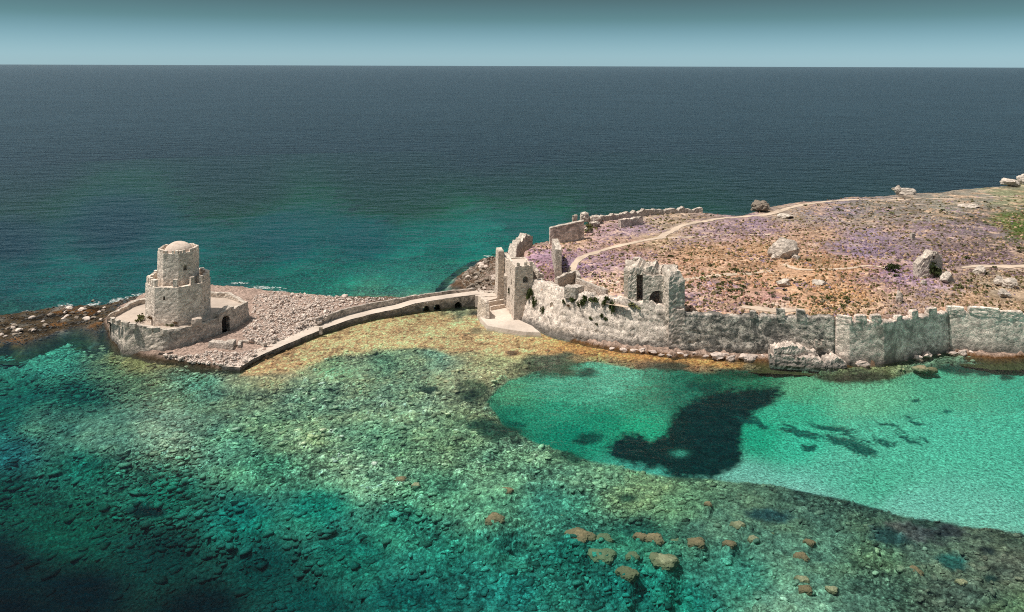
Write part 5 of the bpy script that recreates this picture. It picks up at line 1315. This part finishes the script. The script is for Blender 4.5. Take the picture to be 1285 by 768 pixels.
# ---- dry scrub and purple thyme: one mass each of small tufts
def tuft_mass(name, n, colf, hmin, hmax, seed, keepf):
    r3 = np.random.default_rng(seed)
    # denser where it is near
    px = r3.uniform(655, 1420, n * 3); py = 243 + (400 - 243) * r3.random(n * 3) ** .8
    P = np.array([at(a, b, 9.2) for a, b in zip(px, py)])
    X, Y = P[:, 0], P[:, 1]
    s = sdpoly(X, Y, HEAD)
    ok = (s > 1.5) & keepf(X, Y, px, py)
    X, Y, px, py, s = X[ok][:n], Y[ok][:n], px[ok][:n], py[ok][:n], s[ok][:n]
    Z = head_z(X, Y, s) - .03
    m = len(X); R = r3.uniform(.16, .42, m) * (1 + (Y - 170) / 260); Hh = r3.uniform(hmin, hmax, m)
    a0 = r3.uniform(0, 6.3, m)
    k = 5; V = np.zeros((m, 2 * k + 1, 3)); F = []
    for j in range(k):
        a = a0 + j * 2 * math.pi / k; q = r3.uniform(.7, 1.3, m); q2 = r3.uniform(.5, 1.0, m)
        V[:, j] = np.stack([X + np.cos(a) * R * q, Y + np.sin(a) * R * q, Z], -1)
        V[:, k + j] = np.stack([X + np.cos(a + .5) * R * q2, Y + np.sin(a + .5) * R * q2, Z + Hh * r3.uniform(.45, .8, m)], -1)
        F += [(j, (j + 1) % k, k + j), ((j + 1) % k, k + (j + 1) % k, k + j), (k + j, k + (j + 1) % k, 2 * k)]
    V[:, 2 * k] = np.stack([X + r3.uniform(-.1, .1, m), Y + r3.uniform(-.1, .1, m), Z + Hh], -1)
    F = (np.array(F)[None] + (np.arange(m) * (2 * k + 1))[:, None, None]).reshape(-1, 3)
    V = V.reshape(-1, 3)
    me = bpy.data.meshes.new(name); me.vertices.add(len(V)); me.vertices.foreach_set('co', V.astype(np.float32).ravel())
    me.loops.add(F.size); me.loops.foreach_set('vertex_index', F.astype(np.int32).ravel()); me.polygons.add(len(F)); me.polygons.foreach_set('loop_start', np.arange(0, F.size, 3, dtype=np.int32))
    me.update(calc_edges=True)
    c = np.repeat(colf(X, Y, px, py, r3), 2 * k + 1, 0)
    at_ = me.color_attributes.new('Col', 'FLOAT_COLOR', 'POINT'); c4 = np.ones((len(V), 4), np.float32); c4[:, :3] = c; at_.data.foreach_set('color', c4.ravel())
    return tag(link(name, me, M_SCRUB), kind='stuff')
PATHS_PX = [[(724,351),(717,343),(717,334),(722,326),(733,318),(750,311.5),(775,306.5),(800,302.5),(828,298),(838,292),(848,285),(860,279.5),(878,275),(900,271),(930,268.5),(955,267),(972,263.5),(995,256),(1030,250)],[(1206,334),(1230,331.5),(1262,330.5),(1300,329)],[(728,358),(745,369),(768,377),(788,380)],[(930,380),(955,384),(985,384.5),(1005,384)]]
def off_path(X, Y, px, py):
    ok = np.ones(X.shape, bool)
    for p in PATHS_PX: ok &= sdline(px, py * 2.2, [(a, b * 2.2) for a, b in p]) > 7
    return ok
def scrub_col(X, Y, px, py, r):
    c = idwl(px, py, CTRL_L, r.normal(0, 14, px.shape), r.normal(0, 5, px.shape)) / 1.5
    u = r.random(px.shape)[:, None]
    c = np.where(u < .22, lin((112, 104, 66)) / 1.9, c); c = np.where((u > .22) & (u < .40), lin((200, 168, 138)) / 1.8, c); c = np.where((u > .40) & (u < .48), lin((112, 88, 72)) / 1.8, c)
    return np.clip(c * r.uniform(.6, 1.45, px.shape)[:, None], .01, .55)
tuft_mass('dry_scrub', 16000, scrub_col, .15, .5, 5, lambda X, Y, px, py: off_path(X, Y, px, py) & (fbm(X * .1, Y * .1, 3, 201) > -.35))
PURP = [(1090,305,42,16),(1125,345,26,9),(1190,288,70,12),(1225,322,60,10),(1165,366,20,6),(1147,383,18,7),(740,328,28,16),(700,322,22,22),(675,318,16,18),(790,285,60,12),(950,283,60,10),(1075,262,60,9),(905,290,50,8),(875,373,20,8),(870,308,40,8),(1040,276,30,6),(762,300,24,6)]
def purp_keep(X, Y, px, py):
    m = np.zeros(px.shape)
    for cx, cy, rx, ry in PURP: m = np.maximum(m, 1.1 - ((px - cx) / rx) ** 2 - ((py - cy) / ry) ** 2)
    return (m + 1.4 * fbm(X * .16, Y * .16, 4, 205, .6) > .45) & off_path(X, Y, px, py)
def purp_col(X, Y, px, py, r):
    u = r.random(px.shape)[:, None]
    c = np.where(u < .7, lin((166, 142, 156)) / 1.6, lin((182, 155, 165)) / 1.6)
    c = np.where(u > .9, lin((110, 92, 80)) / 1.8, c)
    return np.clip(c * r.uniform(.65, 1.3, px.shape)[:, None], .01, .6)
tuft_mass('purple_thyme', 5200, purp_col, .12, .34, 9, purp_keep)

# ---- foam where the swell breaks on the reefs
def foam_patch(px, py, rx, ry, rot, seed):
    V, F = [], []; r2 = random.Random(seed); m = 0
    for i in range(int(rx * ry * .55) + 6):
        a, q = r2.uniform(0, 6.28), r2.random() ** .6
        u, v = rx * q * math.cos(a), ry * q * math.sin(a)
        x, y = px + u * math.cos(rot) - v * math.sin(rot), py + u * math.sin(rot) + v * math.cos(rot)
        p = at(x, y, .05); s = r2.uniform(.18, .6) * (1.2 - q * .6); k = len(V); n = 7
        V.append((p[0], p[1], .10))
        for j in range(n):
            b = j * 6.28318 / n; w = s * r2.uniform(.5, 1.3)
            V.append((p[0] + math.cos(b) * w * 1.7, p[1] + math.sin(b) * w, .02 + .002 * (i % 9)))
        F += [(k, k + 1 + j, k + 1 + (j + 1) % n) for j in range(n)]
    return V, F
fm_ = NT('sea_foam'); fd_ = fm_.n('ShaderNodeBsdfDiffuse'); fd_.inputs[0].default_value = (.66, .68, .66, 1); ft_ = fm_.n('ShaderNodeBsdfTransparent')
fx_m = fm_.n('ShaderNodeMixShader'); fn_ = fm_.noise(fm_.pos(), 1.6, 5, .7)
fm_.l(fm_.ramp(fn_.outputs[0], [(.44, 0.0), (.60, .85)]).outputs[0], fx_m.inputs[0]); fm_.l(ft_.outputs[0], fx_m.inputs[1]); fm_.l(fd_.outputs[0], fx_m.inputs[2]); fm_.l(fx_m.outputs[0], fm_.out.inputs[0])
V, F = [], []
for i, a in enumerate([(82,385,11,4,-.1),(118,381,9,2.5,-.2),(150,375.5,16,2.5,-.25),(172,370,8,2,-.2),(35,391,9,1.6,0),(333,361,26,2.2,.05),(350,366,12,1.5,.05),(318,366,8,1.5,0),(420,372,12,1.2,.05),(20,407,10,1.3,0),(604,333,4,1.6,0),(592,337,3,1.4,0),(612,321,5,1.2,0),(300,355,14,1.3,0)]):
    v, f = foam_patch(*a, 900 + i); F += [tuple(x + len(V) for x in t) for t in f]; V += v
tag(link('foam', raw_mesh('foam', V, F), fm_.m), kind='stuff')
